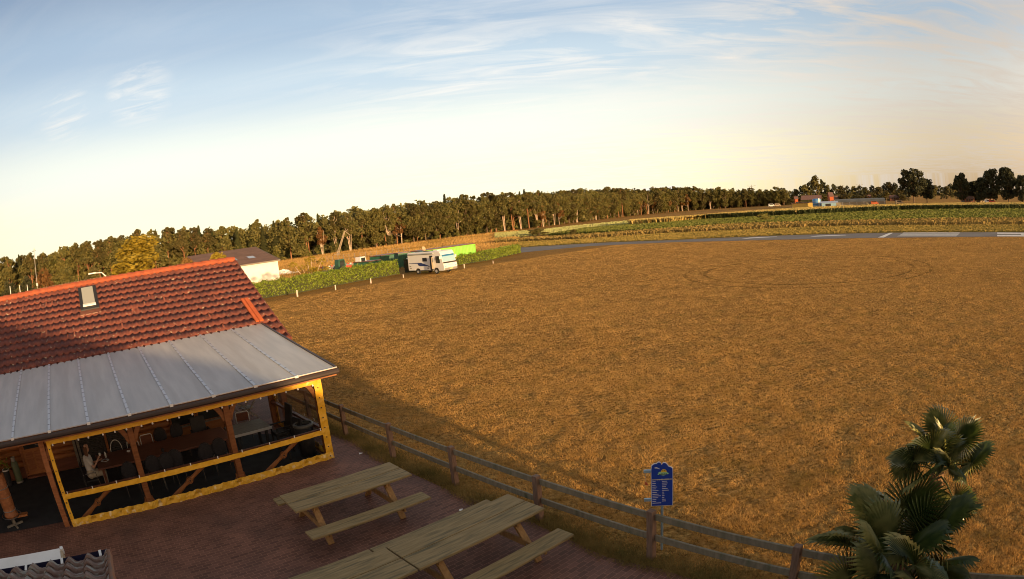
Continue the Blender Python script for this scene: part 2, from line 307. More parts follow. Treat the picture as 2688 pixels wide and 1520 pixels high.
# dry grass: straw, rust and green at several scales, deep bump so the low sun rakes it
def field(name, cols, s1, bumpd, arcs=()):
    m = bpy.data.materials.new(name); m.use_nodes = True; t = m.node_tree; b = t.nodes['Principled BSDF']; b.inputs['Roughness'].default_value = 1; b.inputs['Specular IOR Level'].default_value = .05
    co = t.nodes.new('ShaderNodeTexCoord')
    def N_(sc, det=5, rot=0, st=(1, 1, 1), rough=.6):
        mp = t.nodes.new('ShaderNodeMapping'); t.links.new(co.outputs['Object'], mp.inputs[0]); mp.inputs['Rotation'].default_value = (0, 0, rot); mp.inputs['Scale'].default_value = st
        n = t.nodes.new('ShaderNodeTexNoise'); t.links.new(mp.outputs[0], n.inputs['Vector']); n.inputs['Scale'].default_value = sc; n.inputs['Detail'].default_value = det; n.inputs['Roughness'].default_value = rough
        return n.outputs[0]
    rp = t.nodes.new('ShaderNodeValToRGB'); t.links.new(N_(s1, 8, rough=.75), rp.inputs[0]); ramp(rp, [(.36, cols[0]), (.5, cols[1]), (.64, cols[2])])
    def mixin(a, fac, lo, hi, mx_, col):
        r1 = t.nodes.new('ShaderNodeMapRange'); t.links.new(fac, r1.inputs[0]); r1.inputs[1].default_value = lo; r1.inputs[2].default_value = hi; r1.inputs[4].default_value = mx_
        x = t.nodes.new('ShaderNodeMix'); x.data_type = 'RGBA'; t.links.new(r1.outputs[0], x.inputs[0]); t.links.new(a, x.inputs[6]); x.inputs[7].default_value = (*col, 1); return x.outputs[2]
    o_ = mixin(rp.outputs[0], N_(.11, 5), .5, .72, .75, cols[3])
    o_ = mixin(o_, N_(.9, 6), .52, .72, .7, cols[4])
    o_ = mixin(o_, N_(.05, 4, R(25), (1, 4, 1)), .5, .7, .5, cols[5])
    for ax, ay, ar in arcs:                                  # old wheel tracks curving over the meadow
        vd = t.nodes.new('ShaderNodeVectorMath'); vd.operation = 'DISTANCE'; t.links.new(co.outputs['Object'], vd.inputs[0]); vd.inputs[1].default_value = (ax, ay, 0)
        c1 = t.nodes.new('ShaderNodeMath'); c1.operation = 'COMPARE'; t.links.new(vd.outputs['Value'], c1.inputs[0]); c1.inputs[1].default_value = ar; c1.inputs[2].default_value = .16
        c2_ = t.nodes.new('ShaderNodeMath'); c2_.operation = 'MULTIPLY'; t.links.new(c1.outputs[0], c2_.inputs[0]); t.links.new(N_(.12, 2), c2_.inputs[1])
        x = t.nodes.new('ShaderNodeMix'); x.data_type = 'RGBA'; t.links.new(c2_.outputs[0], x.inputs[0]); t.links.new(o_, x.inputs[6]); x.inputs[7].default_value = (.10, .06, .02, 1); o_ = x.outputs[2]
    t.links.new(o_, b.inputs['Base Color'])
    ad = t.nodes.new('ShaderNodeMath'); ad.operation = 'ADD'; t.links.new(N_(s1*1.2, 3), ad.inputs[0])
    m3 = t.nodes.new('ShaderNodeMath'); m3.operation = 'MULTIPLY'; t.links.new(N_(s1*.22, 3), m3.inputs[0]); m3.inputs[1].default_value = 1.6; t.links.new(m3.outputs[0], ad.inputs[1])
    bp = t.nodes.new('ShaderNodeBump'); bp.inputs['Distance'].default_value = bumpd; t.links.new(ad.outputs[0], bp.inputs['Height']); t.links.new(bp.outputs[0], b.inputs['Normal'])
    return m
M['field'] = field('dry_field', [(.10, .056, .018), (.40, .22, .062), (.72, .43, .14), (.30, .16, .045), (.22, .165, .048), (.54, .30, .085)], 6, .35, arcs=[(24, 44, 9.), (24, 44, 10.6)])
M['strip'] = field('green_strip', [(.14, .13, .03), (.26, .21, .06), (.34, .26, .08), (.17, .15, .035), (.24, .18, .05), (.28, .21, .06)], 4, .12)
M['straw'] = field('straw', [(.34, .19, .06), (.46, .27, .09), (.58, .36, .14), (.35, .2, .06), (.28, .2, .06), (.5, .3, .1)], 2, .15)
M['palecrop'] = field('pale_crop', [(.20, .22, .08), (.32, .33, .13), (.42, .42, .18), (.25, .26, .08), (.22, .2, .06), (.3, .3, .1)], 1.5, .2)
M['soy'] = mat('soy', (.10, .12, .018), (.19, .20, .035), 1.2, .8, trans=.2, c3=(.20, .17, .05), sc3=.25)
M['corn'] = mat('corn', (.028, .045, .012), (.07, .085, .024), .9, .8, trans=.2)
M['tassel'] = mat('tassel', (.52, .38, .13), (.34, .27, .08), 1.2, .8, c3=(.14, .16, .04), sc3=.3)
M['blade'] = mat('blade', (.54, .305, .085), (.76, .46, .15), 1.3, .9, spec=.1, trans=.25, c3=(.30, .20, .055), sc3=1.2, lo3=.5, hi3=.72)
M['stripg'] = mat('stripg', (.24, .19, .045), (.36, .26, .07), .3, .9, trans=.2)
M['palec'] = mat('palec', (.34, .36, .13), (.50, .48, .2), .5, .9, trans=.2)
M['stub'] = mat('stub', (.50, .29, .09), (.64, .40, .14), .5, .9, spec=.1, trans=.2, c3=(.30, .19, .05), sc3=.06, lo3=.45, hi3=.65)
M['weed'] = mat('weed', (.19, .15, .045), (.38, .26, .09), 1.1, .9, spec=.1, trans=.2)

# ------------------------------------------------ frame of the cabin: s along its front, n away from the patio
PHI = .7324; D = np.array([math.cos(PHI), math.sin(PHI), 0]); N = np.array([-D[1], D[0], 0]); O = np.array([-4.6584, 14.7217, 0])
def LS(s, n, z=0.): return O+D*s+N*n+np.array([0, 0, z])
def loc(X): X = np.array(X)-O; return X@D, X@N

def sheet(name, pts, z, m, kind='structure', label=None, cat=None):
    b = MB().add([(p[0], p[1], z) for p in pts], [tuple(range(len(pts)))])
    o = b.build(name, m); 
    if kind: o['kind'] = kind
    return o
# ================================================= GROUND
g = MB(); gx = [-4000, -600, -150, 0, 150, 600, 4000]
g.add([(x, y, 0) for x in gx for y in gx], [(i*7+j, (i+1)*7+j, (i+1)*7+j+1, i*7+j+1) for i in range(6) for j in range(6)])
gr = g.build('ground', M['field']); gr['kind'] = 'structure'
def band(name, near, far, z, m):
    a = [G(*p) for p in near]; b = [G(*p) for p in far][::-1]
    return sheet(name, a+b, z, m)
rn = [(1366, 663.5), (1548, 646), (1766, 636), (1900, 633), (2096, 628.3), (2304, 624.6), (2500, 622.6), (2760, 621)]
rf = [(1366, 650), (1580, 637.5), (1766, 630.6), (1830, 627.4), (1952, 622.4), (2126, 616), (2359, 611), (2500, 610.3), (2760, 610.5)]
band('runway', rn, rf, .012, M['asphalt'])
dl = [(1300, 639), (1517, 629), (1735, 614), (1900, 606.7), (2206, 594.4), (2450, 592.5), (2760, 592)]
band('grass_strip', [(p[0], p[1]-.4) for p in rf], dl, .008, M['strip'])
def mark(name, quad): return sheet(name, [G(*p) for p in quad], .02, M['marking'])
mark('runway_marking', [(1945.9, 627.5), (2040, 622), (2038, 621.3), (1968, 624)])
mark('runway_marking', [(2124.8, 622), (2222, 618), (2218, 617), (2146, 619)])
mark('runway_marking', [(2304, 623.9), (2320, 623.9), (2345, 611.5), (2335, 611.5)])
for k, (y0, y1) in enumerate(((610.9, 613.3), (615.2, 616.3), (617.3, 618.3), (619.4, 620.6))):      # threshold stripes
    xa = (2368, 2362, 2360, 2354)[k]; xb = (2520, 2517, 2514, 2512)[k]
    mark('runway_marking', [(xa, y1), (xb-2, y1), (xb, y0), (xa+4, y0)])
for a, b_ in ((610.8, 614), (617, 620.8)):
    mark('runway_marking', [(2618, b_), (2760, b_+1), (2760, a+1.8), (2617, a)])
mark('runway_marking', [(2680, 618), (2760, 619.5), (2760, 616.5), (2680, 615)])
# weedy bank beyond the strip, crops, straw lane
bt = [(1300, 634), (1517, 622), (1735, 607), (1900, 594), (2206, 586), (2450, 580), (2760, 578)]
band('stubble_bank', dl, bt, .016, M['straw'])
pc = [(1300, 618.5), (1500, 604.5), (1660, 590), (1760, 577)]
band('crop_strip', [(1300, 627), (1440, 616), (1600, 603), (1760, 590)], [(1300, 614), (1420, 606), (1520, 594), (1660, 577), (1760, 571)], .02, M['palecrop'])
band('field_track', [(780, 700), (1000, 668), (1250, 645)], [(780, 697), (1000, 665.5), (1250, 642.5)], .01, M['straw'])
band('meadow_strip', [(1000, 655), (1130, 641), (1300, 622)], [(1000, 650), (1130, 636), (1300, 616)], .01, M['strip'])

# patio: paving follows the fence line (s = .6), dark rubber floor under the canopy
sheet('patio', [LS(-24, -24), LS(.62, -24), LS(.62, -9.2), LS(.45, -8.2), LS(.6, -6.4), LS(.78, -5.6), LS(.52, -4), LS(.5, -2), LS(.55, -.6), LS(.66, 1.2), LS(.66, 9), LS(-1.9, 9), LS(-1.9, 1), LS(-24, 1)], .02, M['paving'])
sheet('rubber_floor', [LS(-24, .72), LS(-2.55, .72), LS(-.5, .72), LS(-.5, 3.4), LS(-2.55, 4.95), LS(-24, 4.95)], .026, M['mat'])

# ================================================= dry grass blades (one mass)
def blades(name, n, region, hgt, wid, m, seed, nb=4, kind='stuff', label='', cat='', curve=.35):
    r_ = np.random.default_rng(seed); P_ = region(r_, n); n = len(P_)
    P_ = np.repeat(P_, nb, 0); k = len(P_); dist = np.hypot(P_[:, 0], P_[:, 1])
    off = r_.normal(0, .05, (k, 2))*(1+dist[:, None]*.03); base = P_[:, :2]+off
    a = r_.uniform(0, 2*np.pi, k); h_ = hgt*r_.uniform(.45, 1.35, k)*(P_[:, 2]); wd_ = wid*(1+dist*.034)*r_.uniform(.6, 1.4, k)
    h_ = h_*(1+dist*.006); ln = r_.uniform(0, 1.6, k)*h_; la = r_.uniform(0, 2*np.pi, k)
    dx = np.stack([np.cos(a), np.sin(a)], 1)*wd_[:, None]/2
    V = np.zeros((k, 3, 3)); V[:, 0, :2] = base-dx; V[:, 1, :2] = base+dx; V[:, 2, :2] = base+np.stack([np.cos(la), np.sin(la)], 1)*ln[:, None]; V[:, 2, 2] = h_
    V[:, :2, 2] = -.01
    o = bigmesh(name, V.reshape(-1, 3), np.arange(k*3), m, 3); tag(o, label, cat, kind=kind); return o
def reg_field(r_, n):
    d = 6.5*np.exp(r_.uniform(0, 1, n)**.75*math.log(100/6.5)); az = r_.uniform(R(-50), R(58), n)
    x, y = d*np.sin(az), d*np.cos(az); X = np.stack([x, y], 1)-O[:2]; s = X@D[:2]; nn = X@N[:2]
    keep = (s > .75+r_.normal(0, .08, n)) & ~((nn > 40) & (s > -100) & (nn > 46)); 
    keep &= ((nn < 9) | (s > .7)); ne = np.array([G(*p)[:2] for p in rn]); th_ = np.arctan2(ne[:, 0], ne[:, 1]); keep &= d < np.where(az > th_[0]+.002, np.interp(az, th_, np.hypot(ne[:, 0], ne[:, 1]))-1.0, 200)
    f = 1+.22*np.sin(x*.9+np.sin(y*.7)*2)*np.sin(y*.55+x*.3)
    for ax, ay, ar in ((24, 44, 9.), (24, 44, 10.6), (-7, 34, 6.), (-7, 34, 7.5)): f = np.where((np.abs(np.hypot(x-ax, y-ay)-ar) < .2) & (np.sin(np.arctan2(y-ay, x-ax)*1.5+ax) > -.2), f*.55, f)
    gr1 = r_.uniform(0, 1, (700, 700)); gr2 = r_.uniform(0, 1, (300, 300)); q1 = gr1[((x+80)/.24).astype(int) % 700, (y/.24).astype(int) % 700]; q2 = gr2[((x+80)/.9).astype(int) % 300, (y/.9).astype(int) % 300]
    keep &= (q1*.6+q2*.4) > .38; f = f*(.6+.8*q1)
    return np.stack([x, y, f], 1)[keep]
blades('dry_grass', 520000, reg_field, .042, .0078, M['blade'], 3, 3, label='short scorched dry grass covering the airfield meadow', cat='grass')
def reg_stub(r_, n):
    d = r_.uniform(74, 260, n); az = r_.uniform(R(-46), R(1), n); x, y = d*np.sin(az), d*np.cos(az); P_ = np.stack([x, y, np.ones(n)], 1)
    h1 = np.array(G(620, 800))[:2]; h2 = np.array(G(1368, 655))[:2]; dd = h2-h1; side = (x-h1[0])*dd[1]-(y-h1[1])*dd[0]     # beyond the hedge line
    lx = (P_[:, :2]-np.array(G(735, 735))[:2]); bs = lx@D[:2]; bn_ = lx@N[:2]
    fr_y = 205+np.interp(np.degrees(az), [-46, -30, -20, -8, 1], [-15, -15, -2, 30, 66])
    return P_[(side < -3*np.hypot(*dd)) & ~((bs > -14) & (bs < 1) & (bn_ > -1) & (bn_ < 25)) & (d < fr_y)]
blades('stubble', 60000, reg_stub, .26, .020, M['stub'], 8, 2, label='sunlit orange stubble and dry grass between the hedge yard and the wood', cat='stubble')
def reg_edge(r_, n):
    t = r_.uniform(-15, 4, n); s = .5+np.abs(r_.normal(0, .3, n))+.1*np.sin(t*1.7); P_ = O[None, :]+D[None, :]*s[:, None]+N[None, :]*t[:, None]; return np.stack([P_[:, 0], P_[:, 1], np.full(n, 1.1)], 1)
blades('verge_grass', 9000, reg_edge, .09, .008, M['weed'], 4, 4, label='green and straw coloured weeds creeping over the paving edge under the rail fence', cat='weeds')

# ================================================= FENCE
E_ = np.array([math.cos(-.8305), math.sin(-.8305), 0]); FA = np.array([-5.2257, 16.4706, 0]); PH = .966
fr_ = thing('wooden_fence', 'weathered two rail timber fence between the brick patio and the dry grass', 'fence', FA, -.8305)
for i in range(-2, 8):
    x = i*2.639
    MB().box(x-.062, x+.062, -.062, .062, -.05, PH).build('post', M['post'], fr_, bevel=.008)
    for j, z in enumerate((PH-.12, .44)):
        MB().box(x+.075, x+2.639-.075, .0, .045, z-.06, z+.06).build('rail', M['fence'], fr_, bevel=.006)

# ================================================= PICNIC TABLES
def picnic(c, rz, label):
    t = thing('picnic_table', label, 'picnic table', (c[0], c[1], .02), rz, 'heavy wooden picnic tables on the patio'); L, W = 2.66, .97; z = .76
    for y0, y1 in ((-W/2, -.008), (.008, W/2)): 
        MB().box(-L/2, L/2, y0, y1, z-.05, z).build('tabletop_plank', M['picnic'], t, bevel=.012)
    for sy in (-1, 1):
        MB().box(-L/2, L/2, min(sy*.77, sy*1.15), max(sy*.77, sy*1.15), .39, .44).build('bench_seat', M['picnic'], t, bevel=.012)
    for x in (-.86, .80):
        for sy in (-1, 1): MB().tube([(x-.09, sy*.62, .33), (x-.078, sy*.62, .33)], .014, 8).build('bolt', M['steel'], t); MB().beam((x, sy*.22, z-.053), (x, sy*.80, 0), .05, .13, (1, 0, 0)).build('leg', M['timber2'], t, bevel=.006)
        MB().box(x-.075, x-.028, -1.05, 1.05, .27, .387).build('seat_bearer', M['timber2'], t, bevel=.006)
        MB().box(x-.075, x-.028, -.42, .42, z-.15, z-.053).build('top_bearer', M['timber2'], t, bevel=.006)
    return t
M['timber2'] = mat('timber2', (.27, .15, .055), (.36, .21, .08), 4, .8, bump=.003, stretch=(6, 6, 1))
picnic((-3.7549, 11.1299), .6924, 'wooden picnic table standing nearest the yellow edged screen')
picnic((-1.1079, 9.0826), .7296, 'wooden picnic table beside the fence, its right bench end close to a fence post')
A2 = np.array([math.cos(.7296), math.sin(.7296)])
picnic((-1.1079-A2[0]*2.69, 9.0826-A2[1]*2.69), .7296, 'wooden picnic table butted against the one by the fence, cut by the photo bottom')

for i, (px, py, lab) in enumerate(((948, 1191, 'small white paper scrap on the paving between corner post and fence'), (1210, 1340, 'white cigarette pack lying on the paving behind the long table'))):
    t_ = thing('paper_scrap', lab, 'litter', G(px, py, .024), .5+i); MB().add([(-.06, -.03, .004), (.05, -.035, .02), (.06, .03, .006), (-.05, .035, .03)], [(0, 1, 2, 3)]).build('sheet', M['white'], t_)
# bolts on the picnic tables
# ================================================= LOG CABIN with pantiled roof
S1, NR, MS, NE = .58, 9.979, .48765, 4.511; Z0, N0 = 3.2118, 5.6043; ZR = Z0+MS*(NR-N0); SL = -21.
cab = thing('log_cabin', 'brown log clubhouse with red pantiled roof behind the covered terrace', 'cabin', O, PHI)
def pantile(s0, s1_, ne, nr, ze, slope, tw, nrow, amp=.028, step=.035, k=6):
    cols = int(round((s1_-s0)/tw))*k; xs = np.linspace(s0, s1_, cols+1); ph = (np.arange(cols+1) % k)/k
    wave = amp*(np.cos(2*np.pi*ph)+.35*np.cos(4*np.pi*ph)); V = []; rows = []
    for r_ in range(nrow):
        y0 = ne+(nr-ne)*r_/nrow; y1 = ne+(nr-ne)*(r_+1)/nrow
        jit = rng.normal(0, .002, cols//k+1).repeat(k)[:cols+1] if cols//k+1 > 0 else 0
        for y, up in ((y0, -step*.2), (y0, step), (y1, .0)):
            V.append(np.stack([xs, np.full_like(xs, y-(.012*np.cos(2*np.pi*ph) if up != 0 else 0)), ze+slope*(y-ne)+wave+up+jit], 1))
    V = np.concatenate(V); n = cols+1; F = []
    for r_ in range(nrow*3-1):
        a = r_*n+np.arange(cols); F.append(np.stack([a, a+1, a+n+1, a+n], 1))
    return V, np.concatenate(F).ravel()
V, F = pantile(SL, S1, NE, NR, Z0+MS*(NE-N0), MS, .27, 15)
roof = bigmesh('roof', V, F, M['tile'], 4, cab)
MB().add([(SL, NE+.05, 0), (S1-.05, NE+.05, 0), (S1-.05, NR, MS*(NR-NE-.05)), (SL, NR, MS*(NR-NE-.05)), (S1-.05, 2*NR-NE, 0), (SL, 2*NR-NE, 0)], [(0, 1, 2, 3), (3, 2, 4, 5)]).build('roof_underside', M['timber'], cab, loc=(0, 0, Z0+MS*(NE+.05-N0)-.07))
V, F = pantile(SL, S1, NE, NR, Z0+MS*(NE-N0), MS, .27, 8, k=2); V[:, 1] = 2*NR-V[:, 1]; bigmesh('rear_roof_slope', V, F, M['tile'], 4, cab)
rd = MB()
x = SL
while x < S1: rd.tube([(x, NR, ZR+.03), (min(x+.37, S1+.02), NR, ZR+.02)], [.135, .115], 10); x += .36
rd.build('ridge_tiles', M['tilenew'], cab, smooth=False)
vg = MB()
for r_ in range(15):
    y0 = NE+(NR-NE)*r_/15; y1 = y0+(NR-NE)/15
    vg.beam((S1+.02, y0-.02, Z0+MS*(y0-N0)-.02+.02), (S1+.02, y1, Z0+MS*(y1-N0)-.02), .06, .14)
vg.build('verge_tiles', M['tile'], cab)
fl = MB(); 
for x0, x1 in ((-.2, -.08), (-.06, .09)):
    fl.beam(((x0+x1)/2, 7.05, Z0+MS*(7.05-N0)+.085), ((x0+x1)/2+.02, 5.62, Z0+MS*(5.62-N0)+.085), x1-x0, .05)
fl.build('flashing_board', M['orange'], cab)
# log walls
def logs(x0, x1, y, z0, z1, nm='log_wall'):
    b = MB(); r_ = .1; z = z0+r_
    while z < z1: b.tube([(x0, y, z), (x1, y, z)], r_, 10); z += .185
    return b.build(nm, M['log'], cab, smooth=True)
WL = 5.1; ztop = 2.72
logs(-21, -9.72, WL, .35, ztop); logs(-8.72, -7.62, WL, .35, ztop)
logs(-5.25, -4.0, WL, .1, ztop)
MB().box(-21, -9.72, WL-.08, WL+.1, .02, .36).build('plinth', M['brown'], cab)
MB().box(-8.72, -7.62, WL-.08, WL+.1, .02, .5).build('plinth', M['brown'], cab)
MB().box(-4.0, -2.0, WL-.06, WL+.1, .02, .58).build('wall_panel', M['log'], cab)
MB().box(-4.0, -2.0, WL-.06, WL+.1, 1.55, ztop).build('wall_panel', M['log'], cab)
MB().box(-2.1, -1.95, WL-.1, WL+4.6, .02, 2.9).build('side_wall', M['log'], cab)
MB().box(-21, -2.1, WL+4.4, WL+4.6, .02, 2.9).build('rear_wall', M['log'], cab)
gb = MB().prism([(NE+.6, 2.62), (2*NR-NE-.6, 2.62), (NR, ZR-.2)], S1-.42, S1-.34, 'x').build('gable_boarding', M['log'], cab)
for y in (5.1, 9.9, 14.6): MB().box(S1-.5, S1-.3, y-.1, y+.1, .02, 2.66).build('porch_post', M['timber'], cab, bevel=.01)
# door, windows
dr = MB().box(-9.66, -8.78, WL-.05, WL+.02, .06, 2.1).build('door', M['log'], cab, bevel=.01)
for x0, x1 in ((-9.55, -9.26), (-9.18, -8.89)): MB().box(x0, x1, WL-.065, WL-.052, .18, .80).build('door_panel', M['timber'], dr, bevel=.005)
MB().box(-9.55, -8.89, WL-.07, WL-.053, .9, 1.95).build('door_pane', M['glass'], dr)
MB().tube([(-8.95, WL-.07, 1.0), (-8.95, WL-.12, 1.0), (-9.07, WL-.12, 1.0)], .012, 6).build('handle', M['chrome'], dr)
MB().box(-9.72, -8.72, WL-.28, WL-.06, .02, .075).build('doorstep', M['brown'], cab)
for x in (-9.70, -8.74): MB().box(x-.04, x+.04, WL-.1, WL+.05, .02, 2.2).build('door_frame', M['timber'], cab)
for x0, x1 in ((-3.92, -3.1), (-2.95, -2.12)):
    wf = MB().box(x0-.06, x1+.06, WL-.11, WL-.07, .56, 1.62).build('window', M['timber'], cab, bevel=.006)
    MB().box(x0, x1, WL-.13, WL-.112, .63, 1.54).build('pane', M['glass'], wf)
    MB().box(x0-.06, x1+.06, WL-.17, WL-.115, .55, .60).build('sill', M['greywood'], wf)
# big dark glazed doors behind roller blinds
gd = MB().box(-7.62, -5.25, WL-.04, WL+.05, .03, 2.5).build('glazed_doors', M['dark'], cab)
for x in (-7.62, -7.48, -6.42, -5.3): MB().box(x, x+.09, WL-.09, WL-.042, .03, 2.5).build('door_frame', M['timber'] if x > -7 else M['greywood'], gd)
for x0, x1 in ((-7.35, -6.45), (-6.3, -5.32)):
    vz = np.arange(.3, 2.4, .03); MB().add([(x, WL-.05-.02*(k % 2), z) for k, z in enumerate(vz) for x in (x0, x1)], [(2*k, 2*k+1, 2*k+3, 2*k+2) for k in range(len(vz)-1)]).build('roller_blind', M['steel2'], gd)
# skylight
sky_ = thing('x', '', '') if False else None
zsk = lambda n: Z0+MS*(n-N0)
def onroof(b, x0, x1, n0, n1, lift, th):
    b.add([(x0, n0, zsk(n0)+lift), (x1, n0, zsk(n0)+lift), (x1, n1, zsk(n1)+lift), (x0, n1, zsk(n1)+lift), (x0, n0, zsk(n0)+lift+th), (x1, n0, zsk(n0)+lift+th), (x1, n1, zsk(n1)+lift+th), (x0, n1, zsk(n1)+lift+th)],
          [(0, 3, 2, 1), (4, 5, 6, 7), (0, 1, 5, 4), (1, 2, 6, 5), (2, 3, 7, 6), (3, 0, 4, 7)]); return b
M['pane'] = mat('pane', (.42, .42, .36), rough=.08, spec=1)
sk = onroof(MB(), -6.32, -5.54, 8.1, 9.62, -.02, .12).build('skylight', M['dark'], cab, bevel=.01)
onroof(MB(), -6.18, -5.68, 8.35, 9.5, .112, .02).build('pane', M['pane'], sk)
onroof(MB(), -6.2, -5.66, 8.24, 8.33, .112, .05).build('sash_rail', M['white'], sk)
onroof(MB(), -6.36, -5.5, 7.86, 8.09, .03, .03).build('apron_flashing', M['brown'], sk)

# ================================================= CANOPY (terrace roof)
can = thing('terrace_canopy', 'pale translucent sheet canopy on timber posts in front of the log cabin', 'canopy', O, PHI)
ZB = 2.4855; RUN, RISE = 5.6043, .7263; k_ = RISE/RUN; DR = 1.12; E0 = 1.1207; SLc = -E0-DR*17
def cz(n): return ZB+k_*n
for i in range(18):                                  # a glazing sheet in every bay
    x1 = -E0-DR*(i-1)-.03 if i else -.02; x0 = -E0-DR*i+.03
    MB().add([(x0, 0, cz(0)), (x1, 0, cz(0)), (x1, RUN, cz(RUN)), (x0, RUN, cz(RUN)), (x0, 0, cz(0)-.016), (x1, 0, cz(0)-.016), (x1, RUN, cz(RUN)-.016), (x0, RUN, cz(RUN)-.016)],
             [(0, 1, 2, 3), (7, 6, 5, 4), (4, 5, 1, 0), (5, 6, 2, 1), (6, 7, 3, 2), (7, 4, 0, 3)]).build('roof_sheet', M['canopy'], can)
    x = -E0-DR*i
    rb = MB().beam((x, -.03, cz(0)+.012), (x, RUN, cz(RUN)+.012), .075, .02).build('glazing_bar', M['alubar'], can)
    MB().box(x-.045, x+.045, -.05, .0, cz(0)-.05, cz(0)+.025).build('end_clamp', M['white'], rb)
MB().beam((-.0, 0, cz(0)+.01), (-.0, RUN, cz(RUN)+.01), .05, .05).build('edge_bar', M['gutter'], can)
MB().box(SLc-1.1, .03, -.035, .0, cz(0)-.014, cz(0)+.012).build('front_edge', M['alu'], can)
gt = MB().tube([(SLc-1.1, -.04, cz(0)-.10), (.05, -.04, cz(0)-.10)], .07, 10).build('gutter', M['gutter'], can)
MB().box(SLc-1.1, .02, .03, .10, cz(0)-.22, cz(0)-.03).build('fascia', M['timber'], can)
MB().box(SLc-1.1, -.15, .24, .40, cz(.3)-.20, cz(.3)-.03).build('front_beam', M['timber'], can)
for n_ in (1.6, 2.9, 4.2): MB().box(SLc-1.1, -.05, n_-.05, n_+.05, cz(n_)-.14, cz(n_)-.02).build('purlin', M['timber'], can)
for x in (-.45, -3.03, -5.67, -8.23, -10.9, -13.5): MB().beam((x, .3, cz(.3)-.13), (x, RUN-.3, cz(RUN-.3)-.13), .09, .12).build('rafter', M['timber'], can)
YP = .42
def brace(b, p, q, wd, th):                          # gently curved knee brace
    p, q = Vector(p), Vector(q); d = (q-p); nrm_ = Vector((d.z, 0, -d.x)).normalized()
    pts = [p.lerp(q, t)+nrm_*math.sin(t*math.pi)*.07*(-1 if d.x*d.z > 0 else 1) for t in (0, .25, .5, .75, 1)]
    for a, c in zip(pts[:-1], pts[1:]): b.beam(a, c+(c-a)*.06, th, wd, (0, 0, 1))
    return b
for x in (-3.03, -5.67, -8.23, -.45, -10.9, -13.5):
    ht = cz(YP)-.2
    MB().box(x-.08, x+.08, YP-.08, YP+.08, .02, ht).build('post', M['timber'], can, bevel=.012)
    for sx in (-1, 1):
        if x == -.45 and sx == 1: continue
        if x < -8.3: continue
        if x == -8.23 and sx == -1: continue
        b = MB(); brace(b, (x+sx*.06, YP, ht-.62), (x+sx*.50, YP, ht-.04), .13, .08); b.build('knee_brace', M['timber'], can, bevel=.008)
        if x in (-3.03, -5.67):
            b = MB(); brace(b, (x+sx*.07, YP, .30), (x+sx*.28, YP, .06), .09, .07); b.build('foot_brace', M['timber'], can)
MB().box(-8.1, -.5, YP-.03, YP+.03, .80, .87).build('hand_rail', M['brown'], can, bevel=.006)
MB().box(-8.1, -.5, YP-.05, YP+.05, .03, .10).build('sill_beam', M['brown'], can)
MB().box(-.53, -.37, 4.45, 4.61, .02, cz(4.5)-.14).build('rear_post', M['timber'], can, bevel=.01)
MB().box(-.5, -.4, YP+.1, 4.45, .80, .87).build('side_rail', M['brown'], can)

# ================================================= yellow edged clear screens
M['film'] = bpy.data.materials.new('film'); M['film'].use_nodes = True
t = M['film'].node_tree; t.nodes.clear(); tb = t.nodes.new('ShaderNodeBsdfTransparent'); tb.inputs[0].default_value = (.86, .86, .84, 1); gl = t.nodes.new('ShaderNodeBsdfGlossy'); gl.inputs['Roughness'].default_value = .12; gl.inputs[0].default_value = (.8, .8, .8, 1)
lw = t.nodes.new('ShaderNodeLayerWeight'); lw.inputs[0].default_value = .25; mlt = t.nodes.new('ShaderNodeMath'); mlt.operation = 'MULTIPLY'; mlt.inputs[1].default_value = .5; t.links.new(lw.outputs['Fresnel'], mlt.inputs[0])
ms = t.nodes.new('ShaderNodeMixShader'); t.links.new(mlt.outputs[0], ms.inputs[0]); t.links.new(tb.outputs[0], ms.inputs[1]); t.links.new(gl.outputs[0], ms.inputs[2]); ou = t.nodes.new('ShaderNodeOutputMaterial'); t.links.new(ms.outputs[0], ou.inputs[0])
def strap(name, p, q, wd, par, wav=.012, nseg=60, axis='h', m=None, th=.012):
    p, q = np.array(p, float), np.array(q, float); b = MB(); vs = []; fs = []
    L = np.linalg.norm(q-p); d = (q-p)/L; up = np.array([0, 0, 1.]) if abs(d[2]) < .7 else (np.array([1., 0, 0]) if abs(d[0]) < .9 and abs(d[1]) < .5 else np.array([0, 1., 0]))
    nr_ = np.cross(d, up); r_ = np.random.default_rng(int(L*1000)+int(wd*100))
    ns = max(6, int(L/.08))
    for i in range(ns+1):
        t_ = i/ns; c = p+(q-p)*t_; wv = wav*(math.sin(i*1.3)+.6*math.sin(i*.47+1)); w1, w2 = wd/2+wav*r_.uniform(-.6, .6), wd/2+wav*r_.uniform(-.6, .6)
        for dd in (0, th): vs += [c-up*w1+nr_*(wv+dd), c+nr_*(wv*1.8+dd+wav*r_.uniform(-1, 1)), c+up*w2+nr_*(wv*.5+dd)]
    for i in range(ns):
        a = i*6; e = a+6
        fs += [(a, a+1, e+1, e), (a+1, a+2, e+2, e+1), (a+3, e+3, e+4, a+4), (a+4, e+4, e+5, a+5), (a, e, e+3, a+3), (a+2, a+5, e+5, e+2)]
    fs += [(0, 3, 4, 1), (1, 4, 5, 2)]; a = ns*6; fs += [(a, a+1, a+4, a+3), (a+1, a+2, a+5, a+4)]
    return b.add(vs, fs).build(name, m or M['yellow'], par)
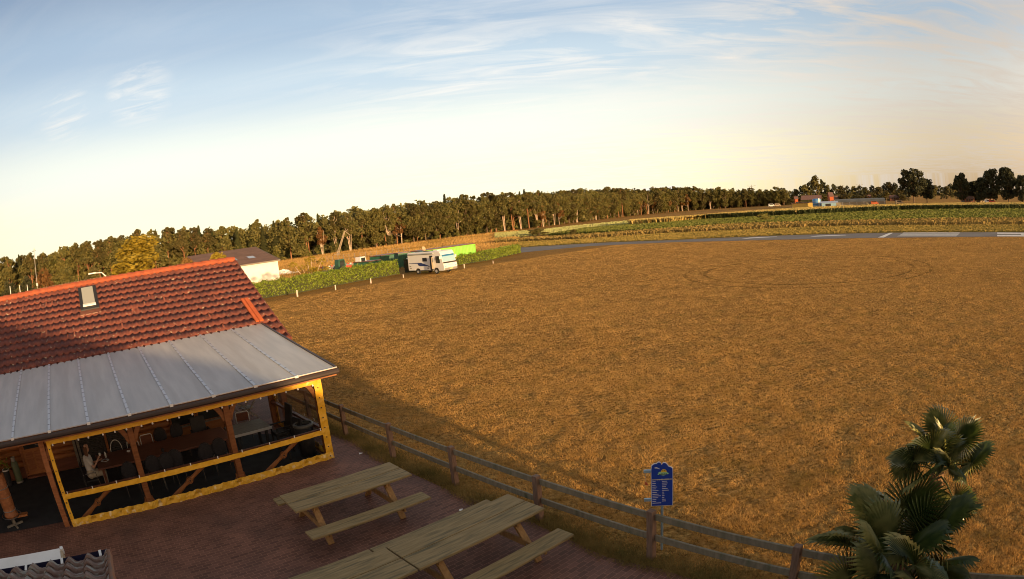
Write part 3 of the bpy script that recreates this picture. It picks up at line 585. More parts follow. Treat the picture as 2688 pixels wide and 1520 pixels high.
def screen(label, loc_, rz, Lx, ht, straps=True):
    t_ = thing('clear_screen', label, 'screen', loc_, rz, 'clear weather screens round the terrace')
    MB().add([(.05, .012, .1), (Lx-.05, .012, .1), (Lx-.05, .012, ht), (.05, .012, ht)], [(0, 1, 2, 3)]).build('clear_film', M['film'], t_)
    strap('hem', (0, 0, .11), (Lx, 0, .11), .20, t_, .022, m=M['hem'])
    strap('top_band', (0, 0, ht-.09), (Lx, 0, ht-.09), .13, t_, .006)
    strap('middle_band', (.08, -.006, .80), (Lx-.08, -.006, .80), .13, t_, .006)
    strap('side_band', (.055, -.01, .02), (.055, -.01, ht), .11, t_, .006); strap('side_band', (Lx-.08, -.01, .02), (Lx-.08, -.01, ht), .21, t_, .01)
    for x in (.055, Lx-.10):
        for i in range(8): MB().box(x-.013, x+.013, -.05, -.03, .1+i*.27, .126+i*.27).build('eyelet', M['dark'], t_)
    for i in range(int(Lx/.36)):
        x = .2+i*.36+random.uniform(-.06, .06); MB().lathe([(.0, -.03), (.022, -.018), (.026, 0), (.014, .03), (0, .03)], 8, (x, -.03, ht-.17)).build('hook', M['white'], t_)
        if i % 2 == 0: MB().box(x-.012, x+.012, -.035, -.02, .86, .93).build('toggle', M['white'], t_)
    return t_
screen('long clear screen with yellow bands closing the patio front of the terrace', LS(-8.06, .295), PHI, 7.69, 2.26)
screen('clear screen with yellow bands closing the fence side of the terrace', LS(-.37, .36), PHI+math.pi/2, 4.1, 2.26)

# ================================================= aeroplane propellers hung in the rail openings
def propeller(s, n, label):
    L = .80; t_ = thing('propeller', label, 'propeller', LS(s, n, .44), PHI, 'wooden propellers in the terrace railing')
    b = MB(); vs = []; fs = []; ns = 28
    for i in range(ns+1):
        u = -1+2*i/ns; a = abs(u); ch = .052*(1-math.exp(-a*5))*(1.15 if a < .8 else 1.15*math.sqrt(max(.05, (1-a)/.2)))+.045*math.exp(-(a/.13)**2)*1.3+.012
        tw = .5*(1-a)*(1 if u > 0 else -1); d_ = .028*(1-a)+.01
        for k in range(10):
            an = 2*math.pi*k/10; y, z = d_*math.sin(an), ch*math.cos(an); vs.append((u*L, y*math.cos(tw)-z*math.sin(tw)*.4, y*math.sin(tw)+z*math.cos(tw)))
    for i in range(ns):
        for k in range(10): fs.append((i*10+k, i*10+(k+1) % 10, (i+1)*10+(k+1) % 10, (i+1)*10+k))
    fs += [tuple(range(9, -1, -1)), tuple(ns*10+k for k in range(10))]
    ob = b.add(vs, fs).build('blade', M['log'], t_, smooth=True, rot=(0, -R(31), 0))
    hb = MB(); hb.tube([(0, -.05, 0), (0, .05, 0)], .085, 16); hb.build('hub', M['log'], t_)
    bo = MB(); bo.tube([(0, -.056, 0), (0, -.04, 0)], .022, 8)
    for k in range(6): bo.tube([(.055*math.cos(k*1.047), -.056, .055*math.sin(k*1.047)), (.055*math.cos(k*1.047), -.04, .055*math.sin(k*1.047))], .009, 6)
    bo.build('bolt_holes', M['dark'], t_)
propeller(-7.12, .45, 'varnished wooden propeller slanting in the left bay of the terrace railing')
propeller(-4.42, .45, 'varnished wooden propeller slanting in the middle bay of the terrace railing')
propeller(-1.72, .45, 'varnished wooden propeller slanting in the right bay of the terrace railing by the bin')

# ================================================= terrace furniture
def table(name, label, x0, x1, y0, y1, m, slats=0):
    t_ = thing(name, label, 'table', LS((x0+x1)/2, (y0+y1)/2, .026), PHI); lx, ly = (x1-x0)/2, (y1-y0)/2
    if slats:
        for i in range(slats):
            a = -ly+2*ly*i/slats; MB().box(-lx, lx, a+.006, a+2*ly/slats-.006, .69, .725).build('slat', m, t_)
        MB().box(-lx, lx, -ly-.012, -ly, .66, .73).build('edge_rail', M['alu'], t_)
    else: MB().box(-lx, lx, -ly, ly, .68, .73).build('tabletop', m, t_, bevel=.008)
    for sx in (-1, 1):
        for sy in (-1, 1): MB().box(sx*(lx-.15)-.04, sx*(lx-.15)+.04, sy*(ly-.15)-.04, sy*(ly-.15)+.04, 0, .68).build('leg', M['brown'] if not slats else M['dark'], t_)
    MB().box(-lx+.12, lx-.12, -.04, .04, .58, .66).build('apron', m, t_)
    return t_
table('dining_table', 'long dark brown table running through the middle of the terrace', -6.86, -2.62, 2.02, 3.35, M['brown'])
table('dining_table', 'grey slatted table at the right end of the terrace', -2.56, -1.36, 2.12, 3.2, M['greywood'], 7)
def banquet(label, s, n, rz, first=None):
    if first: return dup(first, LS(s, n, .026), PHI+rz, label)
    t_ = thing('banquet_chair', label, 'chair', LS(s, n, .026), PHI+rz, 'round backed banquet chairs at the long table')   # faces +y
    MB().box(-.21, .21, -.2, .22, .42, .48).build('seat', M['fabric'], t_, bevel=.03)
    pts = [(.20*math.cos(a), .24*math.sin(a)) for a in np.linspace(0, 2*math.pi, 20, endpoint=False)]
    MB().prism([(x, z+.72) for x, z in pts], -.24, -.205, 'y').build('backrest', M['fabric'], t_, bevel=.012)
    fr = MB(); fr.tube([(.215*math.cos(a), -.223, .72+.255*math.sin(a)) for a in np.linspace(-.6, math.pi+.6, 16)], .011, 6); fr.build('back_frame', M['fabric'], t_)
    for sx in (-1, 1):
        MB().tube([(sx*.19, -.22, .55), (sx*.20, -.27, 0)], .011, 6).build('leg', M['chrome'], t_)
        MB().tube([(sx*.19, .19, .44), (sx*.20, .22, 0)], .011, 6).build('leg', M['chrome'], t_)
    return t_
c0 = banquet('black round backed chair under the table end nearest the seated woman', -5.98, 1.55, .05)
banquet('black round backed chair tucked in left of the two touching chairs', -5.2, 1.62, -.1, c0)
banquet('black round backed chair, left one of the pair standing close together at mid table', -4.84, 1.58, .1, c0)
banquet('black round backed chair, right one of the pair standing close together at mid table', -4.50, 1.68, -.15, c0)
banquet('black round backed chair, second from the terrace post near the grey table', -3.66, 1.60, .08, c0)
banquet('black round backed chair right against the terrace post near the grey table', -3.18, 1.72, -.06, c0)
banquet('dark round backed chair on the cabin side in front of the log wall', -4.54, 3.72, math.pi, c0)
banquet('dark round backed chair on the cabin side below the left window', -3.95, 3.76, math.pi+.1, c0)
def hoop(label, s, n, rz, w_=.2, h_=.30, flat=False):
    t_ = thing('hoop_chair', label, 'chair', LS(s, n, .026), PHI+rz, 'chairs with pale tubular backs on the cabin side of the tables')
    MB().box(-.2, .2, -.2, .2, .42, .46).build('seat', M['fabric'], t_, bevel=.02)
    pts = [(-w_, -.21, .45)]+([(-w_, -.22, .84), (-w_*.8, -.22, .88), (w_*.8, -.22, .88), (w_, -.22, .84)] if flat else [(w_*math.cos(a), -.22, .62+h_*math.sin(a)) for a in np.linspace(math.pi, 0, 12)])+[(w_, -.21, .45)]
    MB().tube(pts, .014, 8).build('back_hoop', M['white'], t_, smooth=True)
    if flat: MB().box(-w_+.02, w_-.02, -.23, -.21, .6, .85).build('backrest', M['brown'], t_)
    for sx in (-1, 1):
        for sy in (-1, 1): MB().tube([(sx*.18, sy*.18, .43), (sx*.2, sy*.21, 0)], .012, 6).build('leg', M['chrome'], t_)
hoop('chair with rounded white tube back, nearest the seated woman', -6.08, 3.62, math.pi+.1)
hoop('chair with rounded white tube back, half hidden by the terrace post', -5.53, 3.6, math.pi-.05)
hoop('chair with low squared white tube back, right of the terrace post', -5.03, 3.6, math.pi, .2, .3, True)
hoop('chair with squared white tube back behind the grey slatted table', -1.78, 3.62, math.pi-.2, .21, .3, True)
def armchair(label, s, n, rz, h_=1.12):
    t_ = thing('armchair', label, 'chair', LS(s, n, .026), PHI+rz, 'black high backed armchairs')
    MB().box(-.26, .26, -.25, .25, .36, .46).build('seat', M['dark'], t_, bevel=.02); MB().beam((0, -.24, .44), (0, -.36, h_), .50, .06, (0, 1, 0)).build('backrest', M['dark'], t_, bevel=.02)
    for sx in (-1, 1):
        MB().box(sx*.28-.025, sx*.28+.025, -.25, .25, .62, .65).build('armrest', M['dark'], t_)
        for sy in (-1, 1): MB().box(sx*.27-.02, sx*.27+.02, sy*.23-.02, sy*.23+.02, 0, .63).build('leg', M['dark'], t_)
armchair('tall upright black armchair at the right end of the grey slatted table', -1.02, 2.3, math.pi/2, 1.2)
armchair('black armchair turned sideways in front of the bin, leaning back', -1.15, 1.35, math.pi*.55, 1.0)
armchair('black armchair on the cabin side below the right window', -3.2, 3.75, math.pi, 1.0)
# bin
bn = thing('litter_bin', 'tall dark round bin with open ring lid in the terrace corner', 'bin', LS(-.78, 1.05, .026), PHI)
MB().lathe([(0, 0), (.22, 0), (.26, .82), (.25, .82), (.22, .3), (0, .3)], 24).build('body', M['dark'], bn, smooth=True)
M['bingrey'] = mat('bingrey', (.12, .12, .11), rough=.4)
MB().lathe([(.265, .82), (.29, .84), (.29, .90), (.24, .92), (.235, .90), (.265, .86)], 24).build('rim', M['bingrey'], bn, smooth=True)
# keg burner on the left, gas bottle, plate, bottle
kg = thing('barrel_oven', 'rusty upright barrel stove on a wooden stand at the open left end of the terrace', 'stove', LS(-10.02, 1.1, .026), PHI)
MB().lathe([(0, .28), (.24, .28), (.24, .34), (.20, .36), (.22, .55), (.225, .8), (.21, 1.05), (.19, 1.4), (0, 1.4)], 24).build('drum', M['timber'], kg, smooth=True)
for z in (.45, .82, 1.05): MB().lathe([(.215, z-.012), (.235, z), (.215, z+.012)], 24).build('hoop', M['steel'], kg)
MB().tube([(.33*math.cos(a), .33*math.sin(a), .30) for a in np.linspace(0, 2*math.pi, 33)], .010, 6).build('foot_rail', M['chrome'], kg)
MB().box(.15, .55, -.1, .12, .22, .27).build('shelf', M['log'], kg, bevel=.01); MB().lathe([(.05, .28), (.05, 0), (0, 0)], 12).build('column', M['greywood'], kg)
for a in range(4): MB().beam((0, 0, .03), (.3*math.cos(a*1.571+.4), .3*math.sin(a*1.571+.4), .03), .06, .05).build('foot', M['greywood'], kg)
gb_ = thing('gas_bottle', 'grey green gas bottle standing against the log wall left of the door', 'gas bottle', LS(-10.05, 4.72, .026), PHI)
MB().lathe([(0, .02), (.13, .02), (.15, .05), (.15, .55), (.12, .66), (.05, .7), (0, .7)], 20).build('body', M['bottle'] if 'bottle' in M else mat('bottle', (.12, .15, .09), rough=.5), gb_, smooth=True)
MB().lathe([(.09, .66), (.09, .80), (.08, .80), (.08, .66)], 16).build('collar', M['steel'], gb_); MB().lathe([(.16, 0), (.16, .05), (.15, .05)], 16).build('foot_ring', M['steel'], gb_)
pl = thing('plant_pot', 'small potted plant with white rim left of the gas bottle', 'plant', LS(-10.45, 4.55, .026), PHI)
MB().lathe([(0, 0), (.1, 0), (.14, .5), (.13, .5)], 14).build('pot', M['dark'], pl); MB().lathe([(.145, .48), (.15, .52), (.13, .52)], 14).build('rim', M['white'], pl)
b = MB()
for i in range(60):
    a, r_, h_ = random.uniform(0, 6.28), random.uniform(.0, .2), random.uniform(.5, .8); p = Vector((r_*math.cos(a), r_*math.sin(a), h_)); q = Vector((random.gauss(0, .04), random.gauss(0, .04), random.gauss(0, .04))); w_ = Vector((random.gauss(0, .03), random.gauss(0, .03), .02)); b.add([p, p+q, p+q+w_, p+w_], [(0, 1, 2, 3)])
b.build('leaves', M['hedge'], pl)
pt = thing('plate', 'white plate of food on the table end in front of the seated woman', 'plate', LS(-6.58, 2.62, .757), PHI)
MB().lathe([(0, .004), (.08, .004), (.14, .02), (.14, .012), (.085, 0), (0, 0)], 24).build('dish', M['white'], pt, smooth=True); MB().lathe([(0, .03), (.05, .022), (.07, .006)], 12).build('food', M['brown'], pt)
bo_ = thing('sauce_bottle', 'small white capped bottle behind the plate', 'bottle', LS(-6.52, 2.92, .757), PHI)
MB().lathe([(0, 0), (.032, 0), (.032, .12), (.014, .15), (.014, .17)], 12).build('body', M['white'], bo_, smooth=True); MB().lathe([(.016, .17), (.016, .20), (0, .2)], 10).build('cap', M['dark'], bo_)
ah = thing('ashtray', 'little pale dish on the brown table left of the squared chair', 'dish', LS(-5.75, 3.0, .757), PHI); MB().lathe([(0, 0), (.05, 0), (.06, .025), (.052, .025), (.045, .008), (0, .008)], 14).build('bowl', M['white'], ah)
cd_ = thing('candle_jar', 'black candle jar near the front edge of the brown table', 'jar', LS(-4.75, 2.25, .757), PHI); MB().lathe([(0, 0), (.04, 0), (.045, .09), (.038, .09), (.036, .01), (0, .01)], 14).build('jar', M['dark'], cd_); MB().lathe([(0, .03), (.03, .03), (.03, .01)], 10).build('wax', M['white'], cd_)
# folding trestles behind
def trestle(label, s, n, rz):
    t_ = thing('folding_chair', label, 'folding chair', LS(s, n, .02), PHI+rz, 'folded wooden garden chairs behind the terrace')
    for y in (-.2, .2):
        MB().beam((-.3, y, 0), (.3, y, .62), .03, .045).build('leg', M['greywood'], t_); MB().beam((.3, y, 0), (-.3, y, .62), .03, .045).build('leg', M['greywood'], t_)
    MB().box(-.2, .2, -.24, .24, .38, .41).build('seat', M['greywood'], t_)
trestle('crossed wooden folding chair standing on the paving, farther one', -1.35, 6.9, .5); trestle('crossed wooden folding chair standing on the paving, nearer one', -.95, 6.05, .2)

# ================================================= seated woman
wm = thing('person', 'woman with long brown hair, white top and beige trousers sitting holding a cup', 'person', LS(-7.12, 2.5, .026), PHI)   # faces +x
def capsule(b, p, q, r0_, r1_, n=14):
    p, q = Vector(p), Vector(q); d = (q-p); L = d.length; d.normalize()
    pts = [p-d*r0_*.9]+[p-d*r0_*.6]+[p.lerp(q, t) for t in (0, .33, .66, 1)]+[q+d*r1_*.6, q+d*r1_*.9]; rr = [r0_*.35, r0_*.8, r0_, r0_*.67+r1_*.33, r0_*.33+r1_*.67, r1_, r1_*.8, r1_*.35]
    b.tube(pts, rr, n); return b
def remesh(o, vox, sm=4):
    md_ = o.modifiers.new('remesh', 'REMESH'); md_.mode = 'VOXEL'; md_.voxel_size = vox; md_.use_smooth_shade = True
    s2 = o.modifiers.new('smooth', 'SMOOTH'); s2.iterations = sm; s2.factor = .5; return o
b = MB(); hd = Vector((.06, 0, 1.22))
for i in range(9):                                        # head with jaw
    pass
b.lathe([(.01, -.115), (.045, -.105), (.062, -.07), (.074, -.02), (.080, .03), (.076, .07), (.052, .105), (.01, .118)], 16, hd)
b.tube([hd+Vector((.07, 0, -.01)), hd+Vector((.10, 0, -.025))], [.012, .010], 8)         # nose
b.tube([hd+Vector((.052, 0, -.062)), hd+Vector((.078, 0, -.062))], [.022, .012], 8)      # mouth and lips
for sy in (-1, 1):
    b.tube([hd+Vector((0, sy*.07, .01)), hd+Vector((-.01, sy*.09, 0))], [.02, .012], 6)     # ears
capsule(b, (.02, 0, 1.02), (.04, 0, 1.14), .055, .045)
capsule(b, (.0, 0, .62), (.0, 0, .92), .13, .14); capsule(b, (0, -.13, .95), (0, .13, .95), .06, .06); capsule(b, (-.02, -.08, .52), (-.02, .08, .52), .13, .13)
for sy in (-1, 1):
    capsule(b, (0, sy*.09, .50), (.42, sy*.10, .49), .085, .062); capsule(b, (.42, sy*.10, .47), (.40, sy*.10, .10), .056, .038); capsule(b, (.39, sy*.10, .05), (.53, sy*.11, .035), .04, .03)
# arms: right arm raised with cup, left forearm on the table
EL = {-1: ((.14, -.24, .72), (.34, -.13, .90)), 1: ((.12, .24, .72), (.36, .14, .78))}
for sy, (el, wr) in EL.items():
    capsule(b, (0, sy*.185, .94), el, .048, .036); capsule(b, el, wr, .036, .024)
    hv = Vector(wr); dv = (hv-Vector(el)).normalized(); capsule(b, hv, hv+dv*.06, .026, .030, 10)
    sd = dv.cross(Vector((0, 0, 1))).normalized(); upv = sd.cross(dv)
    for k in range(4):
        f0 = hv+dv*.075+sd*(k-1.5)*.018; f1 = f0+dv*(.032+.004*(k in (1, 2)))+upv*.008; f2 = f1+dv*.010+upv*.026
        b.tube([f0, f1, f2], [.0095, .0085, .007], 6)
    t0 = hv+dv*.02+sd*sy*-.028; b.tube([t0, t0+dv*.03+upv*.03, t0+dv*.05+upv*.045], [.011, .009, .008], 6)
body = remesh(b.build('body', M['skin'], wm), .009, 2)
b = MB(); capsule(b, (.0, 0, .58), (.0, 0, .92), .145, .155); capsule(b, (0, -.13, .955), (0, .13, .955), .07, .07)
for sy in (-1, 1):
    el = Vector(EL[sy][0]); sh = Vector((0, sy*.185, .94)); capsule(b, sh, sh.lerp(el, .5), .064, .060)
remesh(b.build('top', M['shirt'], wm), .012, 3)
b = MB(); capsule(b, (-.02, -.08, .52), (-.02, .08, .52), .145, .145)
for sy in (-1, 1): capsule(b, (0, sy*.09, .50), (.42, sy*.10, .49), .102, .080); capsule(b, (.42, sy*.10, .46), (.40, sy*.10, .12), .076, .062)
remesh(b.build('trousers', M['trouser'], wm), .013, 3)
b = MB(); b.lathe([(.02, -.02), (.085, -.01), (.092, .04), (.086, .09), (.055, .128), (.01, .138)], 16, hd+Vector((-.022, 0, 0)))
for i in range(7): a = math.pi*(.55+.9*i/6); capsule(b, hd+Vector((.07*math.cos(a)-.01, .08*math.sin(a), .02)), hd+Vector((.10*math.cos(a)-.01, .10*math.sin(a), -.30)), .032, .022, 8)
remesh(b.build('hair', M['hair'], wm), .011, 2)
for sy in (-1, 1): MB().lathe([(0, .011), (.009, .006), (.011, 0), (.009, -.006), (0, -.011)], 8, hd+Vector((.071, sy*.03, .015))).build('eye', M['dark'], wm)
for sy in (-1, 1): MB().box(.34, .58, sy*.105-.045, sy*.105+.045, 0, .055).build('shoe', M['dark'], wm, bevel=.02)
wc = thing('armchair', 'dark armchair with pale tube frame that the seated woman uses', 'chair', LS(-7.16, 2.5, .026), PHI-math.pi/2)
MB().box(-.24, .24, -.2, .22, .34, .385).build('seat', M['dark'], wc, bevel=.02); MB().beam((0, -.2, .42), (0, -.27, .86), .44, .03, (0, 1, 0)).build('backrest', M['dark'], wc, bevel=.02)
for sx in (-1, 1): MB().tube([(sx*.25, -.26, 0), (sx*.26, -.24, .58), (sx*.26, .18, .60), (sx*.25, .24, 0)], .013, 8).build('arm_frame', M['chrome'] if sx > 0 else M['dark'], wc)
cp = thing('cup', 'pale cup held in the seated woman\'s raised hand', 'cup', LS(-7.12+.43, 2.5-.10, .026+.965), PHI); MB().lathe([(0, 0), (.025, 0), (.032, .075), (.028, .075), (.022, .006), (0, .006)], 14).build('bowl', M['white'], cp); MB().tube([(.03, 0, .06), (.052, 0, .045), (.028, 0, .02)], .005, 6).build('handle', M['white'], cp)

# ================================================= SIGN
sb = np.array([2.13, 8.91]); sgz = math.atan2(8.87-8.95, 2.30-1.97)
sg = thing('menu_sign', 'dark blue board with cloud shaped top and white lists on a post behind the fence', 'sign', (sb[0], sb[1], 0), sgz)
W_, ZB_, ZT_ = .172, .93, 1.62
top = [(-W_, ZT_-.02), (-W_+.01, ZT_+.05), (-.13, ZT_+.075), (-.10, ZT_+.085), (-.085, ZT_+.08), (-.07, ZT_+.10), (-.045, ZT_+.108), (-.02, ZT_+.095), (-.008, ZT_+.065), (.0, ZT_+.062), (.012, ZT_+.085), (.035, ZT_+.095), (.065, ZT_+.085), (.09, ZT_+.055), (.105, ZT_+.025), (.14, ZT_+.012), (W_-.005, ZT_-.005), (W_, ZT_-.02)]
out = [(-W_, ZB_), (W_, ZB_)]+top[::-1]
cz_ = (ZB_+ZT_)/2
MB().prism([(x*1.06, cz_+(z-cz_)*1.028) for x, z in out], -.052, -.042, 'y').build('white_border', M['white'], sg)
MB().prism(out, -.060, -.0525, 'y').build('board', M['blue'], sg)
MB().tube([(.0, 0, 0), (.0, 0, ZT_-.1)], .022, 10).build('pole', M['steelblue'], sg)
for z in (1.56, 1.03):
    MB().box(-.30, .0, -.038, .005, z-.025, z+.025).build('bracket_arm', M['steelblue'], sg, bevel=.004)
ln_ = MB(); lb = MB()
Ls = [.35, .4, .36, .52, .4, .66, .5, .68, .92, .62, .42, .4, .95]; Rs = [.8, .86, .72, .62, .86, 1.05, .3, .34, .36, .34, .56, .62]
for i, q in enumerate(Ls): z = ZT_-.235-i*.0335; ln_.box(-W_+.012, -W_+.012+.15*q, -.0632, -.0605, z-.004, z+.004); lb.box(-W_+.012+.15*q+.01, -.012, -.0625, -.0605, z-.004, z+.004)
for i, q in enumerate(Rs): z = ZT_-.235-i*.0335; ln_.box(0, .105*q, -.0632, -.0605, z-.004, z+.004)
ln_.build('list_lines', M['white'], sg); lb.build('list_shading', mat('signfaint', (.03, .07, .30), rough=.4), sg)
hdn = MB()
for i in range(18): x = -W_+.016+i*.0178; h_ = random.choice((.007, .011, .009)); hdn.box(x, x+.013, -.0632, -.0605, ZT_-.20-h_, ZT_-.20+h_)
hdn.build('heading', mat('cream', (.75, .66, .35), rough=.5), sg)
cl = MB(); cpts = []
for k in range(26): a = 2*math.pi*k/26; rr = 1+.13*math.cos(a*5+1); cpts.append((.018+.085*rr*math.cos(a), ZT_-.09+.034*rr*math.sin(a)))
cl.prism(cpts, -.0635, -.0605, 'y').build('logo_cloud', mat('logog', (.35, .66, .36), rough=.5), sg)
MB().prism([(.03+.048*math.cos(a), ZT_-.068+.055*math.sin(a)) for a in np.linspace(0, math.pi, 14)], -.0665, -.064, 'y').build('logo_sun', M['gold'], sg)
ey = MB()
for x in (.015, .045): ey.prism([(x+.008*math.cos(a), ZT_-.04+.008*math.sin(a)) for a in np.linspace(0, 6.28, 9)[:-1]], -.069, -.067, 'y')
for i in range(8): x = -.045+i*.0165; ey.box(x, x+.010, -.0668, -.064, ZT_-.112+.0, ZT_-.112+random.choice((.016, .022)))
ey.build('logo_marks', M['dark'], sg)
MB().prism([(-.12, ZT_+.02), (-.09, ZT_+.028), (-.075, ZT_+.02), (-.035, ZT_-.005), (-.04, ZT_-.012), (-.08, ZT_+.006), (-.115, ZT_+.008)], -.0632, -.0605, 'y').build('aeroplane_emblem', M['white'], sg)
hg = thing('hanging_ornament', 'small orange ornament hanging on a cord from the upper sign arm', 'ornament', (sb[0]-.27*math.cos(sgz), sb[1]-.27*math.sin(sgz)-.01, 1.36), sgz)
MB().tube([(0, 0, 0), (0, 0, .17)], .004, 6).build('cord', M['tanclad'], hg); MB().lathe([(0, .01), (.018, -.01), (.022, -.03), (.012, -.055), (0, -.06)], 10).build('ball', M['orange'], hg, smooth=True); MB().box(.0, .035, -.006, .006, -.06, -.035).build('tail', M['red'], hg)

# ================================================= FAN PALMS
def fan_mesh():
    n = 42; vs = [(0, 0, 0)]; fs = []; Rr = .46
    A0, A1 = R(-152), R(152)
    for i in range(n):
        a0 = A0+(A1-A0)*i/n; a1 = A0+(A1-A0)*(i+1)/n; am = (a0+a1)/2; Rl = Rr*(1-.22*(abs(am)/A1)**2)*random.uniform(.94, 1.04)
        P_ = lambda r_, a, z: (r_*math.cos(a), r_*math.sin(a), z-.06*r_*r_+.12*abs(math.sin(a))*r_)
        ri = Rl*.36; ts = .27*(a1-a0)/2; b0 = len(vs)
        vs += [P_(ri, a0, .0), P_(ri, am, .042), P_(ri, a1, .0), P_(Rl*.8, am-ts*1.9, -.003), P_(Rl*.8, am, .03), P_(Rl*.8, am+ts*1.9, -.003), P_(Rl, am, -.03 if random.random() < .7 else -.07)]
        fs += [(0, b0, b0+1), (0, b0+1, b0+2), (b0, b0+3, b0+4, b0+1), (b0+1, b0+4, b0+5, b0+2), (b0+3, b0+6, b0+4), (b0+4, b0+6, b0+5)]
    me = bpy.data.meshes.new('fan_leaf'); me.from_pydata(vs, [], fs); me.materials.append(M['palm']); me.materials.append(M['palm_highlight'])
    for i, p in enumerate(me.polygons): p.material_index = i % 2  # one face of each pleat coloured lighter, imitating highlights on the ridges
    return me
fans = [fan_mesh() for _ in range(3)]
ptm = [MB().tube([(0, 0, 0), (.25, 0, .03), (.5, 0, 0)], [.014, .010, .008], 6) for _ in range(1)][0]
pme = bpy.data.meshes.new('petiole'); pme.from_pydata(ptm.v, [], ptm.f); pme.materials.append(mat('petiole', (.13, .15, .05), rough=.5))
def palm(c, base, scale, nl, seed, label, tilt=0, e0=82, pet=1.0):
    r_ = random.Random(seed); t_ = thing('fan_palm', label, 'palm', base, 0)
    top_ = Vector(c)-Vector(base); b = MB(); pts = [Vector((0, 0, 0)).lerp(top_, k/10)+Vector((0, 0, 0)) for k in range(11)]
    b.tube(pts, [.11+.02*math.sin(k*2.2) for k in range(11)], 12)
    for k in range(150):
        h_ = r_.uniform(.05, 1.0); a = r_.uniform(0, 6.28); p = Vector((0, 0, 0)).lerp(top_, h_); q = p+Vector((.16*math.cos(a), .16*math.sin(a), r_.uniform(-.05, .1))); p = p+Vector((.09*math.cos(a), .09*math.sin(a), -.03)); b.tube([p, q], [.01, .003], 4)
    b.build('trunk', M['fibre'], t_)
    for i in range(nl):
        az = i*2.39996+r_.uniform(-.2, .2); el = R(e0-i*((e0+18)/nl)+r_.uniform(-8, 8))
        d = Vector((math.cos(az)*math.cos(el), math.sin(az)*math.cos(el), math.sin(el)))
        pl_ = pet*scale*r_.uniform(.9, 1.25)*(.62 if i < 3 else 1)
        po = bpy.data.objects.new('leaf_stalk', pme); COL.objects.link(po); po.parent = t_
        xa = d; ya = Vector((0, 0, 1)).cross(xa); ya = ya.normalized() if ya.length > 1e-3 else Vector((0, 1, 0)); za = xa.cross(ya)
        m4 = Matrix((xa, ya, za)).transposed().to_4x4(); po.matrix_local = Matrix.Translation(top_)@m4@Matrix.Scale(pl_, 4)
        tip = top_+d*.5*pl_
        el2 = el-R(r_.uniform(-15, 28)); d2 = Vector((math.cos(az)*math.cos(el2), math.sin(az)*math.cos(el2), math.sin(el2))); ya2 = Vector((0, 0, 1)).cross(d2).normalized(); za2 = d2.cross(ya2)
        m5 = Matrix((d2, ya2, za2)).transposed().to_4x4()@Matrix.Rotation(r_.uniform(-.8, .8), 4, 'X')
        fo = bpy.data.objects.new('leaf', fans[i % 3]); COL.objects.link(fo); fo.parent = t_; fo.matrix_local = Matrix.Translation(tip)@m5@Matrix.Scale(scale*r_.uniform(.9, 1.12), 4)
    return t_
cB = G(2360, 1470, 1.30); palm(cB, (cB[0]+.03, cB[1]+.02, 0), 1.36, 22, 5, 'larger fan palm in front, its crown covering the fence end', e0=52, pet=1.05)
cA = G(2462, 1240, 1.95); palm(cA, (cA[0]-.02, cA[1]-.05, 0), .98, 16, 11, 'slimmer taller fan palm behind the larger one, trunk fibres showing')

# ================================================= near porch roof corner, bottom left
po_ = thing('porch', 'small weathered pantile roof corner with gutter at the bottom left of the photo', 'porch', LS(0, 0, 0), PHI)
V, F = pantile(-6.85-.30*12, -6.85, -9.7, -6.98, 0, 0, .30, 8, .045, .03, 8)
V[:, 2] += 2.5+.25*(-6.98-V[:, 1]); V2 = V.copy(); bigmesh('roof', V2, F, M['tile2'], 4, po_)
vt = MB()
for k in range(8): y = -7.0-k*.34; vt.beam((-6.84, y, 2.49+.25*(-6.98-y)+.0), (-6.84, y-.35, 2.49+.25*(-6.98-y+.34)+.0), .05, .10)
vt.build('verge_tiles', M['tilenew2'] if 'tilenew2' in M else mat('tilenew2', (.30, .15, .09), (.22, .14, .10), 6, .85), po_)
MB().add([(-10.5, -6.93, 2.36), (-6.86, -6.93, 2.36), (-6.86, -6.80, 2.36), (-10.5, -6.80, 2.36), (-10.5, -6.79, 2.46), (-6.86, -6.79, 2.46), (-6.86, -6.94, 2.46), (-10.5, -6.94, 2.46)], [(3, 2, 1, 0), (2, 3, 4, 5), (0, 1, 6, 7)]).build('gutter', M['gut2'] if 'gut2' in M else mat('gut2', (.02, .02, .05), rough=.35), po_)
for k in range(6): x = -6.98-k*.62; MB().box(x-.02, x+.02, -6.97, -6.80, 2.465, 2.475).build('gutter_bracket', M['white'], po_)
for (x, y) in ((-6.95, -7.2), (-10.4, -7.2)): MB().box(x-.07, x+.07, y-.07, y+.07, .02, 2.3).build('post', M['timber'], po_)
aw = thing('awning_cassette', 'long pale grey awning case fixed beyond the gutter at the bottom left', 'awning', LS(-7.63, -6.55, 2.32), PHI)
MB().prism([(-.2, -.02), (-.17, .10), (.12, .13), (.17, .04), (.16, -.10), (-.12, -.12)], -4, 0, 'x').build('case', M['white'], aw, bevel=.01); MB().box(0, .035, -.17, .15, -.09, .10).build('end_cap', M['tanclad'], aw, bevel=.01); MB().box(.0, .05, .10, .19, .04, .12).build('front_rail_cap', M['white'], aw)
